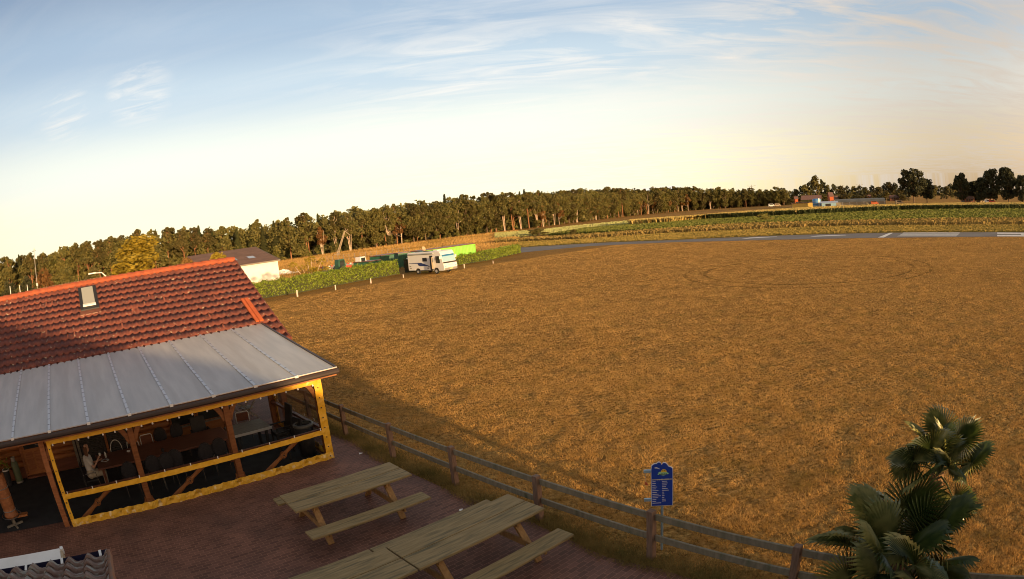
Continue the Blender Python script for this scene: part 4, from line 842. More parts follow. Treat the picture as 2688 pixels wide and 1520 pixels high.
# clubhouse the camera hangs on: a plain gabled house behind the viewer, whose shadow falls over the patio
RT = np.array([LD[1], -LD[0], 0]); w0 = -2.6
ch = thing('clubhouse', 'gabled clubhouse whose wall carries the camera', 'house', (0, 0, 0), math.atan2(RT[1], RT[0]))
prof = [(-14, 0), (7.55, 0), (7.55, 2.95), (4.3, 3.4), (2.2, 4.45), (-.4, 5.2), (-6.6, 7.0), (-9.5, 7.8), (-14, 6.4)]
MB().prism(prof, w0-9, w0, 'y').build('wall', M['render'], ch)
rfp = [(p[0], p[1]+.012) for p in prof[2:]]
MB().add([(x, y, z) for x, z in rfp for y in (w0-9.2, w0)], [(2*i, 2*i+1, 2*i+3, 2*i+2) for i in range(len(rfp)-1)]).build('roof', M['tile'], ch)

# ================================================= HEDGES
def hedge(name, base, ht, depth, label, seed, dens=240, m='hedge', lf=.085):
    r_ = np.random.default_rng(seed); base = [np.array(p)[:2] for p in base]; Q = []; core = MB()
    for a, b_ in zip(base[:-1], base[1:]):
        L = np.linalg.norm(b_-a); d = (b_-a)/L; n_ = np.array([-d[1], d[0]]);
        if n_[1] < 0: n_ = -n_
        k = int(L*dens*ht); t_ = r_.uniform(0, L, k); side = r_.uniform(0, 1, k); z = r_.uniform(.05, 1, k)**.8*ht; o_ = np.abs(r_.normal(0, .12, k))
        topm = side > .62; o_ = np.where(topm, r_.uniform(0, depth, k), o_); z = np.where(topm, ht+r_.normal(0, .10, k)+.08*np.sin(t_*3), z)
        P_ = a[None]+d[None]*t_[:, None]+n_[None]*o_[:, None]; Q.append(np.column_stack([P_, z]))
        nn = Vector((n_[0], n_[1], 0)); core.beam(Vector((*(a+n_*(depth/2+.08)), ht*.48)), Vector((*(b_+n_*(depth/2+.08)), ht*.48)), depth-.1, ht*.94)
        if a is base[0] or b_ is base[-1]:
            e = a if a is base[0] else b_; kk = int(dens*ht*depth*.8); Q.append(np.column_stack([e[None]+n_[None]*r_.uniform(0, depth, kk)[:, None]+r_.normal(0, .05, (kk, 2)), r_.uniform(.05, ht, kk)]))
    Q = np.concatenate(Q); k = len(Q); U = r_.normal(0, 1, (k, 3)); U /= np.linalg.norm(U, axis=1)[:, None]; W2 = np.cross(U, r_.normal(0, 1, (k, 3))); W2 /= np.linalg.norm(W2, axis=1)[:, None]; s_ = lf*r_.uniform(.6, 1.5, k)[:, None]
    c = Q.mean(0); c[2] = 0; Q = Q-c; Vv = np.stack([Q-U*s_, Q-W2*s_*.7, Q+U*s_, Q+W2*s_*.7], 1).reshape(-1, 3)
    t_ = thing(name, label, 'hedge', c); bigmesh('foliage', Vv, np.arange(k*4), M[m], 4, t_)
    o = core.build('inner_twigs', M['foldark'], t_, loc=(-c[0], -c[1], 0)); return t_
hedge('hedge', [G(620, 800), G(687.5, 785), G(800, 767), G(939, 740), G(1048, 720.5)], 1.75, 1.1, 'long clipped hedge in front of the white barn, left of the motorhome', 1)
hb_ = np.array(G(1048, 720.5))[:2]+np.array([.8, 1.6]); hedge('hedge', [tuple(hb_), (hb_[0]+2.2, hb_[1]+1.2), (hb_[0]+5.0, hb_[1]+2.3)], 1.75, .9, 'shaded set back stretch of hedge behind the motorhome tail', 5, 100, 'foldark')  # shade on this stretch is put into its darker leaf colour
hedge('hedge', [G(1160, 705), G(1210, 696), G(1290, 683), G(1368, 664.5)], 1.3, 1.4, 'clipped hedge ending by the runway, right of the motorhome', 2)

# ================================================= MARKER POSTS
mk0 = None
for i, ((px, py), lab) in enumerate((((781.3, 779), 'pale marker post standing left of the small leafy tree'), ((881.3, 761.4), 'white marker post right of the small tree, casting a long shadow to the hedge'), ((974, 744), 'white marker post before the middle of the long hedge'),
                      ((1059, 729), 'pinkish marker post just left of the motorhome tail'), ((1219, 704.5), 'white marker post just right of the motorhome front'), ((1294.5, 692), 'thin marker post before the middle of the right hedge'))):
    P_ = G(px, py)
    if mk0 is None:
        mk0 = thing('marker_post', lab, 'post', P_, .3, 'low marker posts along the hedge'); MB().box(-.085, .085, -.085, .085, 0, .66).build('shaft', M['pinkish'], mk0, bevel=.01); MB().prism([(-.085, .662), (.085, .662), (.0, .72)], -.085, .085, 'y').build('cap', M['white'], mk0)
    else: dup(mk0, P_, .3, lab, sc=(.55 if i in (3, 5) else .8))

# ================================================= MOTORHOME
rv = thing('motorhome', 'white integrated motorhome with open side door and blue swoosh parked at the hedge', 'motorhome', (0, 0, 0)); 
Wf, Wr = G(1147, 719), G(1101.5, 720); hv = np.array([.765, -.644]); hd_ = math.atan2(hv[1], hv[0]); WB = 3.3
rgt = np.array([hv[1], -hv[0]])      # to the right of the heading
cen = Wf[:2]-rgt*1.05; rv.location = (float(cen[0]), float(cen[1]), 0); rv.rotation_euler = (0, 0, hd_)   # origin: front axle centre
XR, XF = -5.0, 1.05
side = [(XR, .55), (XR, 2.55), (XR+.12, 2.68), (.55, 2.72), (.85, 2.62), (1.0, 2.35), (1.02, 2.30), (1.28, 1.35), (1.36, 1.2), (1.42, .85), (1.40, .42), (1.2, .36), (.48, .36), (.42, .58), (.25, .74), (-.25, .74), (-.42, .58), (-.46, .42), (-WB+.46, .42), (-WB+.4, .6), (-WB+.2, .72), (-WB-.2, .72), (-WB-.4, .6), (-WB-.46, .45), (XR+.05, .45)]
M['rvwhite'] = mat('rvwhite', (.76, .75, .72), (.70, .69, .66), .7, .35)
body = MB().prism(side, -1.12, 1.12, 'y').build('body', M['rvwhite'], rv, bevel=.04)
M['wscreen'] = mat('wscreen', (.30, .48, .58), rough=.1, spec=.9)
ws = MB().add([(1.052, -1.0, 2.24), (1.052, 1.0, 2.24), (1.285, 1.06, 1.40), (1.285, -1.06, 1.40), (1.04, -1.0, 2.24), (1.04, 1.0, 2.24), (1.27, 1.06, 1.40), (1.27, -1.06, 1.40)], [(0, 1, 2, 3), (4, 7, 6, 5), (0, 4, 5, 1), (2, 6, 7, 3), (1, 5, 6, 2), (0, 3, 7, 4)]).build('windscreen', M['wscreen'], rv)
MB().beam((1.088, -1.0, 2.13), (1.088, 1.0, 2.13), .04, .22).build('sun_strip', mat('rvblue', (.02, .16, .36), rough=.3), ws)
MB().beam((1.345, -1.08, 1.29), (1.345, 1.08, 1.29), .06, .17).build('wiper_trim', M['dark'], rv)
MB().box(1.40, 1.47, -1.05, 1.05, .40, .66).build('bumper', M['steel'], rv, bevel=.02)
for y in (-.85, .85): MB().box(1.40, 1.44, y-.14, y+.14, .76, .90).build('headlight', M['wscreen'], rv, bevel=.02)
MB().box(1.42, 1.435, -.35, .35, 1.0, 1.03).build('grille_line', M['steel'], rv); MB().box(1.472, 1.485, -.26, .26, .48, .60).build('number_plate', M['gold'] if False else mat('plate', (.7, .6, .25), rough=.5), rv)
Y = -1.125      # right hand side (towards the field)
MB().box(.10, .80, Y-.012, Y+.01, 1.28, 2.12).build('cab_window', M['glass'], rv, bevel=.01)
MB().box(-.95, -.42, Y-.006, Y+.03, .48, 2.22).build('door_opening', M['dark'], rv); dd = MB().beam((-.42, Y-.02, 1.34), (-.10, Y-.50, 1.34), .04, 1.4).build('door', M['tanclad'], rv); MB().beam((-.38, Y-.07, 1.68), (-.16, Y-.40, 1.68), .06, .5).build('door_window', M['glass'], dd)
wn_ = MB().box(-2.25, -1.45, Y-.012, Y+.01, 1.55, 2.0).build('side_window', M['dark'], rv, bevel=.03)
MB().box(XR+.1, -.2, Y-.10, Y+.02, 2.42, 2.56).build('awning_case', M['alu'], rv, bevel=.02); MB().box(XR+.1, -.2, Y-.102, Y-.09, 2.40, 2.425).build('awning_shadow_strip', M['dark'], rv)  # dark strip stands in for the shadow line under the awning case
sw = MB().prism([(XR+.15, 1.42), (-2.6, 1.42), (-1.2, 1.02), (-1.25, .98), (-2.8, 1.0), (-3.1, 1.12), (-3.2, 1.32), (XR+.15, 1.38)], Y-.009, Y-.002, 'y').build('swoosh', mat('rvsw', (.03, .05, .16), rough=.4), rv)
for x, z in ((XR+.25, .95), (XR+.3, .7), (-1.35, .85), (-1.5, .66)): MB().box(x, x+.3, Y-.01, Y, z, z+.12).build('service_flap', M['steel'], rv)
MB().box(XR+.05, -.5, Y-.01, Y+.0, .44, .50).build('skirt_trim', M['dark'], rv)
wh = None
for x in (0, -WB):
    for y in (-.98, .98):
        if wh is None:
            tyre = MB().tube([(0, -.11, 0), (0, .11, 0)], .34, 22).build('wheel', M['dark'], rv, bevel=.03, loc=(x, y, .34)); MB().tube([(0, -.125, 0), (0, .125, 0)], .19, 16).build('rim', M['alu'], tyre); wh = tyre
        else:
            c = wh.copy(); COL.objects.link(c); c.location = (x, y, .34); r2 = wh.children[0].copy(); COL.objects.link(r2); r2.parent = c
for y in (-1.3, 1.3): mi = MB().box(1.0, 1.12, y-.12, y+.12, 1.75, 2.1).build('mirror', M['rvwhite'], rv, bevel=.03)
MB().box(-1.0, -.3, -.35, .35, 2.70, 2.82).build('roof_hatch', M['white'], rv, bevel=.03); MB().box(-2.6, -1.6, -.6, .3, 2.69, 2.76).build('solar_panel', M['dark'], rv); MB().box(-4.2, -3.3, -.5, .5, 2.67, 2.74).build('solar_panel', M['dgreen'], rv); MB().lathe([(0, 0), (.15, .04), (.3, .16), (.29, .17), (.13, .06), (0, .02)], 18).build('satellite_dish', M['tanclad'], rv, loc=(-2.95, -.2, 3.02), rot=(0, R(65), 0)); MB().tube([(-2.95, -.2, 2.66), (-2.95, -.2, 3.0)], .03, 8).build('dish_mast', M['steel'], rv)
MB().box(XR-.5, XR-.02, -.9, .9, 1.95, 2.05).build('rear_carrier', M['white'], rv); 

# ================================================= CONTAINERS, YARD
def container(name, label, p, q, ht, depth, m):
    p, q = np.array(p)[:2], np.array(q)[:2]; L = np.linalg.norm(q-p); d = (q-p)/L; t_ = thing(name, label, 'container', (p[0], p[1], 0), math.atan2(d[1], d[0]))
    n = int(L/.28)*4; xs = []; pts = []
    prof = []
    for i in range(int(L/.28)): x = .1+i*.28; prof += [(x, 0), (x+.07, .05), (x+.14, .05), (x+.21, 0)]
    vs = [(x, y-.0, z) for x, y in prof for z in (.12, ht-.1)]; fs = [(2*i, 2*i+2, 2*i+3, 2*i+1) for i in range(len(prof)-1)]
    b = MB(); b.add(vs, fs); b.box(.1, L-.1, .06, depth, .1, ht-.05); b.build('body', M[m], t_)
    fr2 = MB(); fr2.box(0, L, -.03, .07, ht-.12, ht).box(0, L, -.03, .07, 0, .14).box(0, .1, -.03, .1, .14, ht-.12).box(L-.1, L, -.03, .1, .14, ht-.12); fr2.build('frame', M[m], t_)
    MB().box(-.05, L+.02, -.05, depth+.05, ht+.003, ht+.09).build('roof_panel', M['brown'], t_); MB().box(-.012, 0, .1, depth, .15, ht-.12).build('end_door', M[m], t_); return t_
pR = G(1247, 640, 2.6); pL = pR+(G(1077, 664, 2.6)-pR)/np.linalg.norm((G(1077, 664, 2.6)-pR)[:2])*10.0
container('shipping_container', 'bright lime green corrugated container behind the motorhome', pL, pR, 2.6, 2.44, 'lime')
container('skip_container', 'dark green low container left of the motorhome behind the hedge', G(1000, 672, 1.9), G(1045, 664.5, 1.9), 1.9, 2.3, 'dgreen')
container('skip_container', 'flat green skip with pale stripe left of the wooden pallets', G(928, 690, 1.6), G(972, 687, 1.6), 1.6, 2.2, 'dgreen')
container('skip_container', 'grey green closed trailer box between container and motorhome tail', G(1045, 666, 2.2), G(1077, 662, 2.2), 2.2, 2.0, 'dgreen')
pa = thing('pallet_stack', 'stack of weathered wooden pallets on the yard behind the hedge', 'pallets', G(985, 697, .9)*[1, 1, 0], .6)
for k in range(7): MB().box(-.6+random.uniform(-.1, .1), .6, -.5, .5, k*.22, k*.22+.03).build('deck', M['greywood'], pa); MB().box(-.6, .6, -.05, .05, k*.22+.03, k*.22+.19).build('bearer', M['greywood'], pa)
tl = thing('flatbed_trailer', 'long grey flatbed trailer with red and white striped edge behind the hedge', 'trailer', G(840, 704, 1)*[1, 1, 0], .72)
Ltl = float(np.linalg.norm((G(945, 690, 1)-G(840, 704, 1))[:2])); MB().box(0, Ltl, 0, 2.3, .75, 1.05).build('deck', M['asphalt'], tl)
for k in range(int(Ltl/.5)): MB().box(k*.5+.02, k*.5+.35, -.03, -.002, 1.02, 1.16).build('reflector', M['white'] if k % 2 else M['red'], tl)
for k in range(3): MB().tube([(Ltl*.3+k*1.1, .1, .38), (Ltl*.3+k*1.1, .35, .38)], .38, 16).build('wheel', M['dark'], tl)
def yard_vehicle(label, P_, rz, cm, cabm):
    t_ = thing('tractor', label, 'tractor', P_, rz)
    MB().prism([(-.2, .6), (1.5, .55), (1.6, 1.2), (.1, 1.35), (-.2, 1.3)], -.35, .35, 'y').build('bonnet', M[cm], t_, bevel=.03)
    cb = MB().prism([(-1.4, .8), (-.15, .8), (-.1, 1.7), (-.3, 2.35), (-1.3, 2.35), (-1.45, 1.6)], -.55, .55, 'y').build('cab', M[cabm], t_, bevel=.03); MB().box(-1.2, -.35, -.57, -.55, 1.4, 2.2).build('cab_window', M['glass'], cb)
    for x, y, r_ in ((-1.0, -.75, .7), (-1.0, .75, .7), (1.1, -.65, .42), (1.1, .65, .42)): MB().tube([(x, y-.15, r_), (x, y+.15, r_)], r_, 18).build('wheel', M['dark'], t_)
P1 = G(905, 705, .9)*[1, 1, 0]; yard_vehicle('dark green old tractor parked among red machine parts behind the hedge', P1, .9, 'red', 'dgreen')
P2 = G(930, 702, .9)*[1, 1, 0]; yard_vehicle('red tractor with pale cab parked right of the green one behind the hedge', P2+np.array([1.4, 1.2, 0]), 1.0, 'red', 'white')
for i, (px, py, lab) in enumerate(((868, 712, 'heap of pale rubble and red machine parts behind the hedge, nearer the small tree'), (745, 715, 'low heap of light stones beside the barn corner'))):
    t_ = thing('rubble_heap', lab, 'rubble', G(px, py, .3)*[1, 1, 0], 0); b = MB(); rr_ = random.Random(i)
    for k in range(60): a, d_ = rr_.uniform(0, 6.28), abs(rr_.gauss(0, 1.1)); z = max(.1, .95-d_*.4)*rr_.uniform(.5, 1); c = Vector((d_*math.cos(a), d_*math.sin(a), z)); s_ = rr_.uniform(.12, .3); b.beam(c-Vector((s_, rr_.uniform(-s_, s_), rr_.uniform(-.1, .1))), c+Vector((s_, 0, 0)), s_, s_*.8)
    b.lathe([(2.1, 0), (1.5, .3), (.6, .62), (0, .7)], 12); b.build('stones', M['render'] if i else M['tanclad'], t_)
wf_ = thing('wire_fence', 'thin wire fence on slim posts between the yard and the stubble field', 'fence', (0, 0, 0)); A_, B_ = G(840, 693), G(1075, 664.5)
A_, B_ = A_+(B_-A_)*-.1, B_
for k in range(19):
    p = A_+(B_-A_)*k/18; MB().tube([(p[0], p[1], 0), (p[0], p[1], 1.5)], .045, 5).build('post', M['steel'], wf_)
wr_ = MB()
for z in (.5, .95, 1.4): wr_.tube([(*A_[:2], z), (*B_[:2], z)], .012, 4)
wr_.build('wires', M['steel'], wf_)

# ================================================= WHITE BARN
BC = G(735, 735); brn = thing('barn', 'white walled barn with brown sheet roof and skylights behind the hedge', 'barn', BC, PHI); BL, BD, BZ, BR = 12.5, 12.1, 3.15, 5.67
MB().prism([(0, 0), (2*BD, 0), (2*BD, BZ), (BD, BR-.15), (0, BZ)], -BL, 0, 'x').build('wall', M['render'], brn)
rfb = MB().add([(-BL-.3, -.35, BZ+.0), (.3, -.35, BZ+.0), (.3, BD, BR), (-BL-.3, BD, BR), (.3, 2*BD+.35, BZ), (-BL-.3, 2*BD+.35, BZ), (-BL-.3, -.35, BZ+.1), (.3, -.35, BZ+.1), (.3, BD, BR+.1), (-BL-.3, BD, BR+.1), (.3, 2*BD+.35, BZ+.1), (-BL-.3, 2*BD+.35, BZ+.1)], [(6, 7, 8, 9), (9, 8, 10, 11), (3, 2, 1, 0), (5, 4, 2, 3), (0, 1, 7, 6), (1, 2, 8, 7), (2, 4, 10, 8), (4, 5, 11, 10), (3, 0, 6, 9), (5, 3, 9, 11)]).build('roof', M['barnroof'], brn)
rz_ = lambda y: BZ+.1+(BR-BZ)*(y+.35)/(BD+.35)
for k, x in enumerate((-3.2, -6.4, -9.4, -12)):
    MB().add([(x-.6, 3.4, rz_(3.4)+.03), (x+.6, 3.4, rz_(3.4)+.03), (x+.6, 5.0, rz_(5.0)+.03), (x-.6, 5.0, rz_(5.0)+.03)], [(0, 1, 2, 3)]).build('rooflight', M['pane'], rfb)
sm = MB()
for k in range(28): x = -BL-.3+k*.46; sm.beam((x, -.34, BZ+.115), (x, BD, BR+.115), .05, .03)
sm.build('sheet_ribs', M['barnroof'], rfb); MB().beam((.32, -.36, BZ+.06), (.32, BD, BR+.06), .06, .24).build('verge_trim', M['greywood'], rfb); MB().box(-BL-.3, .3, -.42, -.352, BZ-.08, BZ+.12).build('gutter', M['greywood'], rfb)

# ================================================= TREES
def leafcloud(b_pts, n, s, seed, flat=1.0):
    r_ = np.random.default_rng(seed); C_ = np.array([p[:3] for p in b_pts]); Rr = np.array([p[3] for p in b_pts]); wgt = Rr**2; idx = r_.choice(len(C_), n, p=wgt/wgt.sum())
    u = r_.normal(0, 1, (n, 3)); u /= np.linalg.norm(u, axis=1)[:, None]; rad = Rr[idx]*(.55+.5*r_.uniform(0, 1, n)**.5)*r_.uniform(.85, 1.1, n)
    P_ = C_[idx]+u*rad[:, None]*[1, 1, flat]; A = r_.normal(0, 1, (n, 3)); A[:, 2] *= .6; A /= np.linalg.norm(A, axis=1)[:, None]; B = np.cross(A, r_.normal(0, 1, (n, 3))); B /= np.linalg.norm(B, axis=1)[:, None]
    sz = s*r_.uniform(.5, 1.4, n)[:, None]; return np.stack([P_-A*sz, P_-B*sz*.7, P_+A*sz, P_+B*sz*.7], 1).reshape(-1, 3), np.arange(n*4)
def crownpts(kind, h, r_):
    out = []
    if kind == 'pine':
        for k in range(26): z = h*r_.uniform(.42, .98)**.9; q = (1-((z/h-.72)/.32)**2); out.append((r_.gauss(0, h*.095)*(1.15-z/h*.55), r_.gauss(0, h*.095)*(1.15-z/h*.55), z, h*.07*r_.uniform(.7, 1.3)*max(.45, q)))
        out.append((0, 0, h*.97, h*.04))
    elif kind == 'oak':
        for k in range(38): a, d = r_.uniform(0, 6.28), r_.uniform(0, 1)**.6; z = r_.uniform(.16, .95); w_ = math.sin(math.pi*min(1, (z-.12)/.9))**.6; out.append((d*w_*h*.27*math.cos(a), d*w_*h*.27*math.sin(a), h*z, h*.085*r_.uniform(.7, 1.3)))
    elif kind == 'birch':
        for k in range(28): z = r_.uniform(.42, .98); w_ = math.sin(math.pi*min(1, (z-.2)/.9)); out.append((r_.gauss(0, h*.12)*w_, r_.gauss(0, h*.12)*w_, h*z, h*.07*r_.uniform(.7, 1.2)))
    elif kind == 'low':
        for k in range(22): z = r_.uniform(.1, .9); out.append((r_.gauss(0, h*.22)*(1.1-z), r_.gauss(0, h*.22)*(1.1-z), h*z, h*.14*r_.uniform(.6, 1.2)))
    return out
def proto_tree(name, kind, h, seed, fm, bm, n=900, s=.42, label='', cat='tree', group=None, tw=None):
    r_ = random.Random(seed); t_ = thing(name, label, cat, (0, 0, 0), 0, group)
    if kind == 'spruce':
        V_ = []; rr = np.random.default_rng(seed); k = n; z = rr.uniform(.06, 1, k); lay = np.floor(z*16)/16; rad = (1-z)*h*.20*(1-.45*((z*16) % 1))+.15; a = rr.uniform(0, 2*np.pi, k); d = rad*rr.uniform(.55, 1.05, k)
        P_ = np.column_stack([d*np.cos(a), d*np.sin(a), z*h-d*.25]); A = np.column_stack([np.cos(a), np.sin(a), np.full(k, -.45)]); B = np.column_stack([-np.sin(a), np.cos(a), rr.normal(0, .2, k)]); sz = s*rr.uniform(.6, 1.4, k)[:, None]*(.5+.8*(1-z))[:, None]
        V2_ = np.stack([P_-A*sz, P_-B*sz*.6, P_+A*sz, P_+B*sz*.6], 1).reshape(-1, 3); bigmesh('crown', V2_, np.arange(k*4), M[fm], 4, t_)
        MB().tube([(0, 0, 0), (0, 0, h*.97)], [h*.014, .03], 6).build('trunk', M[bm], t_); return t_
    cp = crownpts(kind, h, r_); V_, F2 = leafcloud(cp, n, s, seed, .8); bigmesh('crown', V_, F2, M[fm], 4, t_)
    tw = tw or h*.016; b = MB(); lean = r_.gauss(0, h*.02); stems = 3 if kind == 'birch' else 1
    for q in range(stems):
        a = r_.uniform(0, 6.28); sp = h*.075*(q > 0)
        b.tube([(sp*.2*math.cos(a), sp*.2*math.sin(a), 0), (lean*.5+sp*.6*math.cos(a), sp*.6*math.sin(a), h*.3), (lean+sp*1.3*math.cos(a), sp*1.6*math.sin(a), h*.85)], [tw*(1.1 if stems == 1 else .55), tw*(.85 if stems == 1 else .45), tw*.2], 7)
    for p in cp[::2]: z0_ = min(h*.8, max(h*.25, p[2]-h*.18)); b.tube([(lean*z0_/h, 0, z0_), (p[0]*.6, p[1]*.6, (p[2]+z0_)/2), (p[0], p[1], p[2])], [tw*.4, tw*.28, tw*.1], 5)
    b.build('trunk', M[bm], t_); return t_
FG = 'trees along the edge of the wood'
LBL = {'p': ('pine_tree', 'tall pine with orange trunk and dark crown in the edge of the wood'), 's': ('spruce_tree', 'dark cone shaped spruce in the edge of the wood'), 'o': ('oak_tree', 'round crowned olive green leafy tree in the edge of the wood'),
       'b': ('birch_tree', 'slim tree with pale forked stems in the edge of the wood'), 'r': ('rusty_tree', 'leafy tree with brown scorched crown in the edge of the wood'), 'u': ('understorey_bush', 'low bushy tree at the foot of the wood')}
PR = {'p': [proto_tree('pine_tree', 'pine', 17, s_, 'fol1', 'pinebark', 3600, .33, LBL['p'][1], group=FG) for s_ in (1, 2, 3)],
      's': [proto_tree('spruce_tree', 'spruce', 17, s_, 'folspr', 'bark', 2400, .6, LBL['s'][1], group=FG) for s_ in (4, 5)],
      'o': [proto_tree('oak_tree', 'oak', 15, s_, 'fol2', 'bark', 4200, .31, LBL['o'][1], group=FG) for s_ in (6, 7, 8)],
      'b': [proto_tree('birch_tree', 'birch', 16, s_, 'fol2', 'birch', 3000, .29, LBL['b'][1], group=FG) for s_ in (9, 10)],
      'r': [proto_tree('rusty_tree', 'birch', 12, s_, 'folrust', 'birch', 1600, .32, LBL['r'][1], group=FG) for s_ in (12,)],
      'u': [proto_tree('understorey_bush', 'low', 5, s_, 'fol2', 'bark', 1100, .28, LBL['u'][1], 'bush', FG) for s_ in (13, 14)]}
used = set()
SHORT = {'p': 'pine with orange trunk', 's': 'dark cone shaped spruce', 'o': 'round crowned leafy tree', 'b': 'slim pale stemmed tree', 'r': 'brown scorched leafy tree', 'u': 'low bushy undergrowth tree'}
ZN = ((150, 'at the far left picture edge'), (300, 'behind the antenna mast'), (450, 'behind the golden tree'), (620, 'left of and behind the barn'), (780, 'just right of the barn roof'), (920, 'around the leaning crane jib'), (1060, 'between crane jib and motorhome'), (1200, 'directly above the motorhome'), (1300, 'above the lime container'), (1420, 'above the right hedge end'), (1560, 'above the pale crop strip'), (1700, 'above the left tip of the maize'), (1850, 'left of the large pylon'), (9999, 'below the large pylon'))
def place(kind, P_, sc, rr):
    o = place0(kind, P_, sc, rr); px = PJ((P_[0], P_[1], 6))[0]; zn = [z for x, z in ZN if px < x][0]
    dd = math.hypot(P_[0], P_[1]); o['label'] = SHORT[kind]+' in the wood '+zn+(', back row' if rr_back[0] else ''); return o
rr_back = [False]
def place0(kind, P_, sc, rr):
    i = rr.randrange(len(PR[kind])); pr_ = PR[kind][i]; key = (kind, i); s3 = (sc*rr.uniform(.9, 1.1), sc*rr.uniform(.9, 1.1), sc)
    if key in used: return dup(pr_, P_, rr.uniform(0, 6.28), sc=s3)
    used.add(key); pr_.location = tuple(map(float, P_)); pr_.rotation_euler = (0, 0, rr.uniform(0, 6.28)); pr_.scale = s3; return pr_
# front line of the wood: world points, height scale
def hzpt(px, dist): d = ray(px, 600); h_ = math.hypot(d[0], d[1]); return np.array([d[0]/h_*dist, d[1]/h_*dist, 0])
front = [(hzpt(-60, 205), 15.5), (hzpt(60, 200), 15), (hzpt(180, 195), 15.5), (hzpt(300, 190), 16.5), (hzpt(420, 190), 16), (hzpt(560, 200), 14.5), (hzpt(640, 205), 14), (hzpt(735, 210), 15), (hzpt(860, 222), 15.5), (hzpt(1000, 235), 17), (hzpt(1130, 252), 18), (hzpt(1290, 275), 18.5), (hzpt(1420, 300), 18), (hzpt(1502, 330), 18.5), (hzpt(1600, 390), 19.5), (hzpt(1700, 440), 19.5), (hzpt(1800, 480), 20), (hzpt(1900, 480), 16.5), (hzpt(1990, 480), 14), (hzpt(2072, 470), 13)]
rr = random.Random(21); cnt = 0
pts_f = []
for (a, ha), (b_, hb2) in zip(front[:-1], front[1:]):
    L = np.linalg.norm(b_-a); n_ = max(1, int(L/(4.2 if PJ((a[0], a[1], 6))[0] < 700 else 5.2))); 
    for k in range(n_): pts_f.append((a+(b_-a)*(k+.5)/n_, ha+(hb2-ha)*(k+.5)/n_))
BACK = []
for P_, h_ in pts_f:
    px = PJ((P_[0], P_[1], 6))[0]; out_ = P_/np.linalg.norm(P_)
    if px < 620: mix = 'ppppoos'
    elif px < 800: mix = 'sssppsp'
    elif px < 1500: mix = 'pbobopporo'
    else: mix = 'oopopobro'
    kd = rr.choice(mix); base_h = {'p': 17, 's': 17, 'o': 15, 'b': 16, 'r': 12, 'u': 5}[kd]; hh = h_*(rr.uniform(.74, .93) if kd in 'obr' else rr.uniform(.86, 1.03))
    if kd == 'r': hh *= .7
    place(kd, P_+out_*rr.uniform(-2, 3), hh/base_h, rr); cnt += 1
    if px > 640 and px < 2100 and rr.random() < .28: place('u', P_-out_*rr.uniform(1.5, 3.5), rr.uniform(.5, 1.1), rr); cnt += 1
    for row in (1, 2, 3): BACK.append((P_+out_*(6*row+4+rr.uniform(-2, 2))+np.array([rr.uniform(-2, 2), 0, 0]), h_*rr.uniform(.86, 1.04)))
for kd in PR:
    for i, pr_ in enumerate(PR[kd]):
        if (kd, i) not in used: place(kd, pts_f[len(pts_f)//2][0], 1, rr) if False else pr_.__setattr__('location', tuple(map(float, pts_f[40+i*7][0])))
rr_back[0] = True
for P_, h_ in BACK[::3]:
    if cnt >= 292: break
    kd = rr.choice('ppo' if PJ((P_[0], P_[1], 6))[0] > 1500 else 'ppps'); place(kd, P_, h_/(17 if kd != 'o' else 15)*rr.uniform(.95, 1.06), rr); cnt += 1
Vs = []; nq = 0
for i, (P_, h_) in enumerate(BACK):
    if i % 3 == 0: continue
    r2 = random.Random(i); cp = crownpts('pine' if i % 2 else 'oak', h_*.97, r2); cp += [(r2.gauss(0, 2.5), r2.gauss(0, 1.5), h_*q, 2.0) for q in (.06, .14, .25, .4, .55) for _ in (0, 1)]
    V_, _ = leafcloud(cp, 900 if PJ((P_[0], P_[1], 6))[0] < 800 else 560, .8, i, .8); Vs.append(V_+P_)
for i, (P_, h_) in enumerate(pts_f):
    r2 = random.Random(1000+i); lo_ = .38 if PJ((P_[0], P_[1], 6))[0] > 780 else .08; cp = [(r2.gauss(0, 2.6), r2.gauss(0, 1.2), h_*r2.uniform(lo_, .80), 1.5*r2.uniform(.7, 1.3)) for _ in range(16)]
    V_, _ = leafcloud(cp, 1300, .33, 2000+i, .8); Vs.append(V_+P_+P_/np.linalg.norm(P_)*1.5)
Vs = np.concatenate(Vs); tag(bigmesh('forest', Vs, np.arange(len(Vs)), M['fol1'], 4), 'dense dark interior of the mixed wood behind its front trees', 'forest', kind='stuff')
# singles: golden tree by the cabin ridge, shrub tree in the hedge, roadside trees on the left
gt_ = proto_tree('maple_tree', 'low', 10.6, 31, 'folgold', 'bark', 9000, .20, 'golden yellow bushy tree rising behind the cabin ridge')
gp = hzpt(352, 82); gt_.location = (gp[0], gp[1], 0); gt_.scale = (1.5, 1.5, .88)
st = thing('small_tree', 'small thin leaved tree with forked trunk standing in the long hedge', 'tree', G(818, 757)); r5 = random.Random(5); cps = [(r5.gauss(0, 1.4), r5.gauss(0, .9), r5.uniform(1.6, 3.5), r5.uniform(.35, .6)) for _ in range(16)]
V_, F2 = leafcloud(cps, 1300, .10, 77, .6); bigmesh('crown', V_, F2, M['folgold'], 4, st); b = MB(); b.tube([(0, 0, 0), (.05, 0, .8)], [.12, .09], 8)
for p in cps[:12]: b.tube([(.05, 0, .7), (p[0]*.45, p[1]*.45, 1.5), p[:3]], [.06, .04, .012], 6)
b.build('trunk', M['birch'], st)
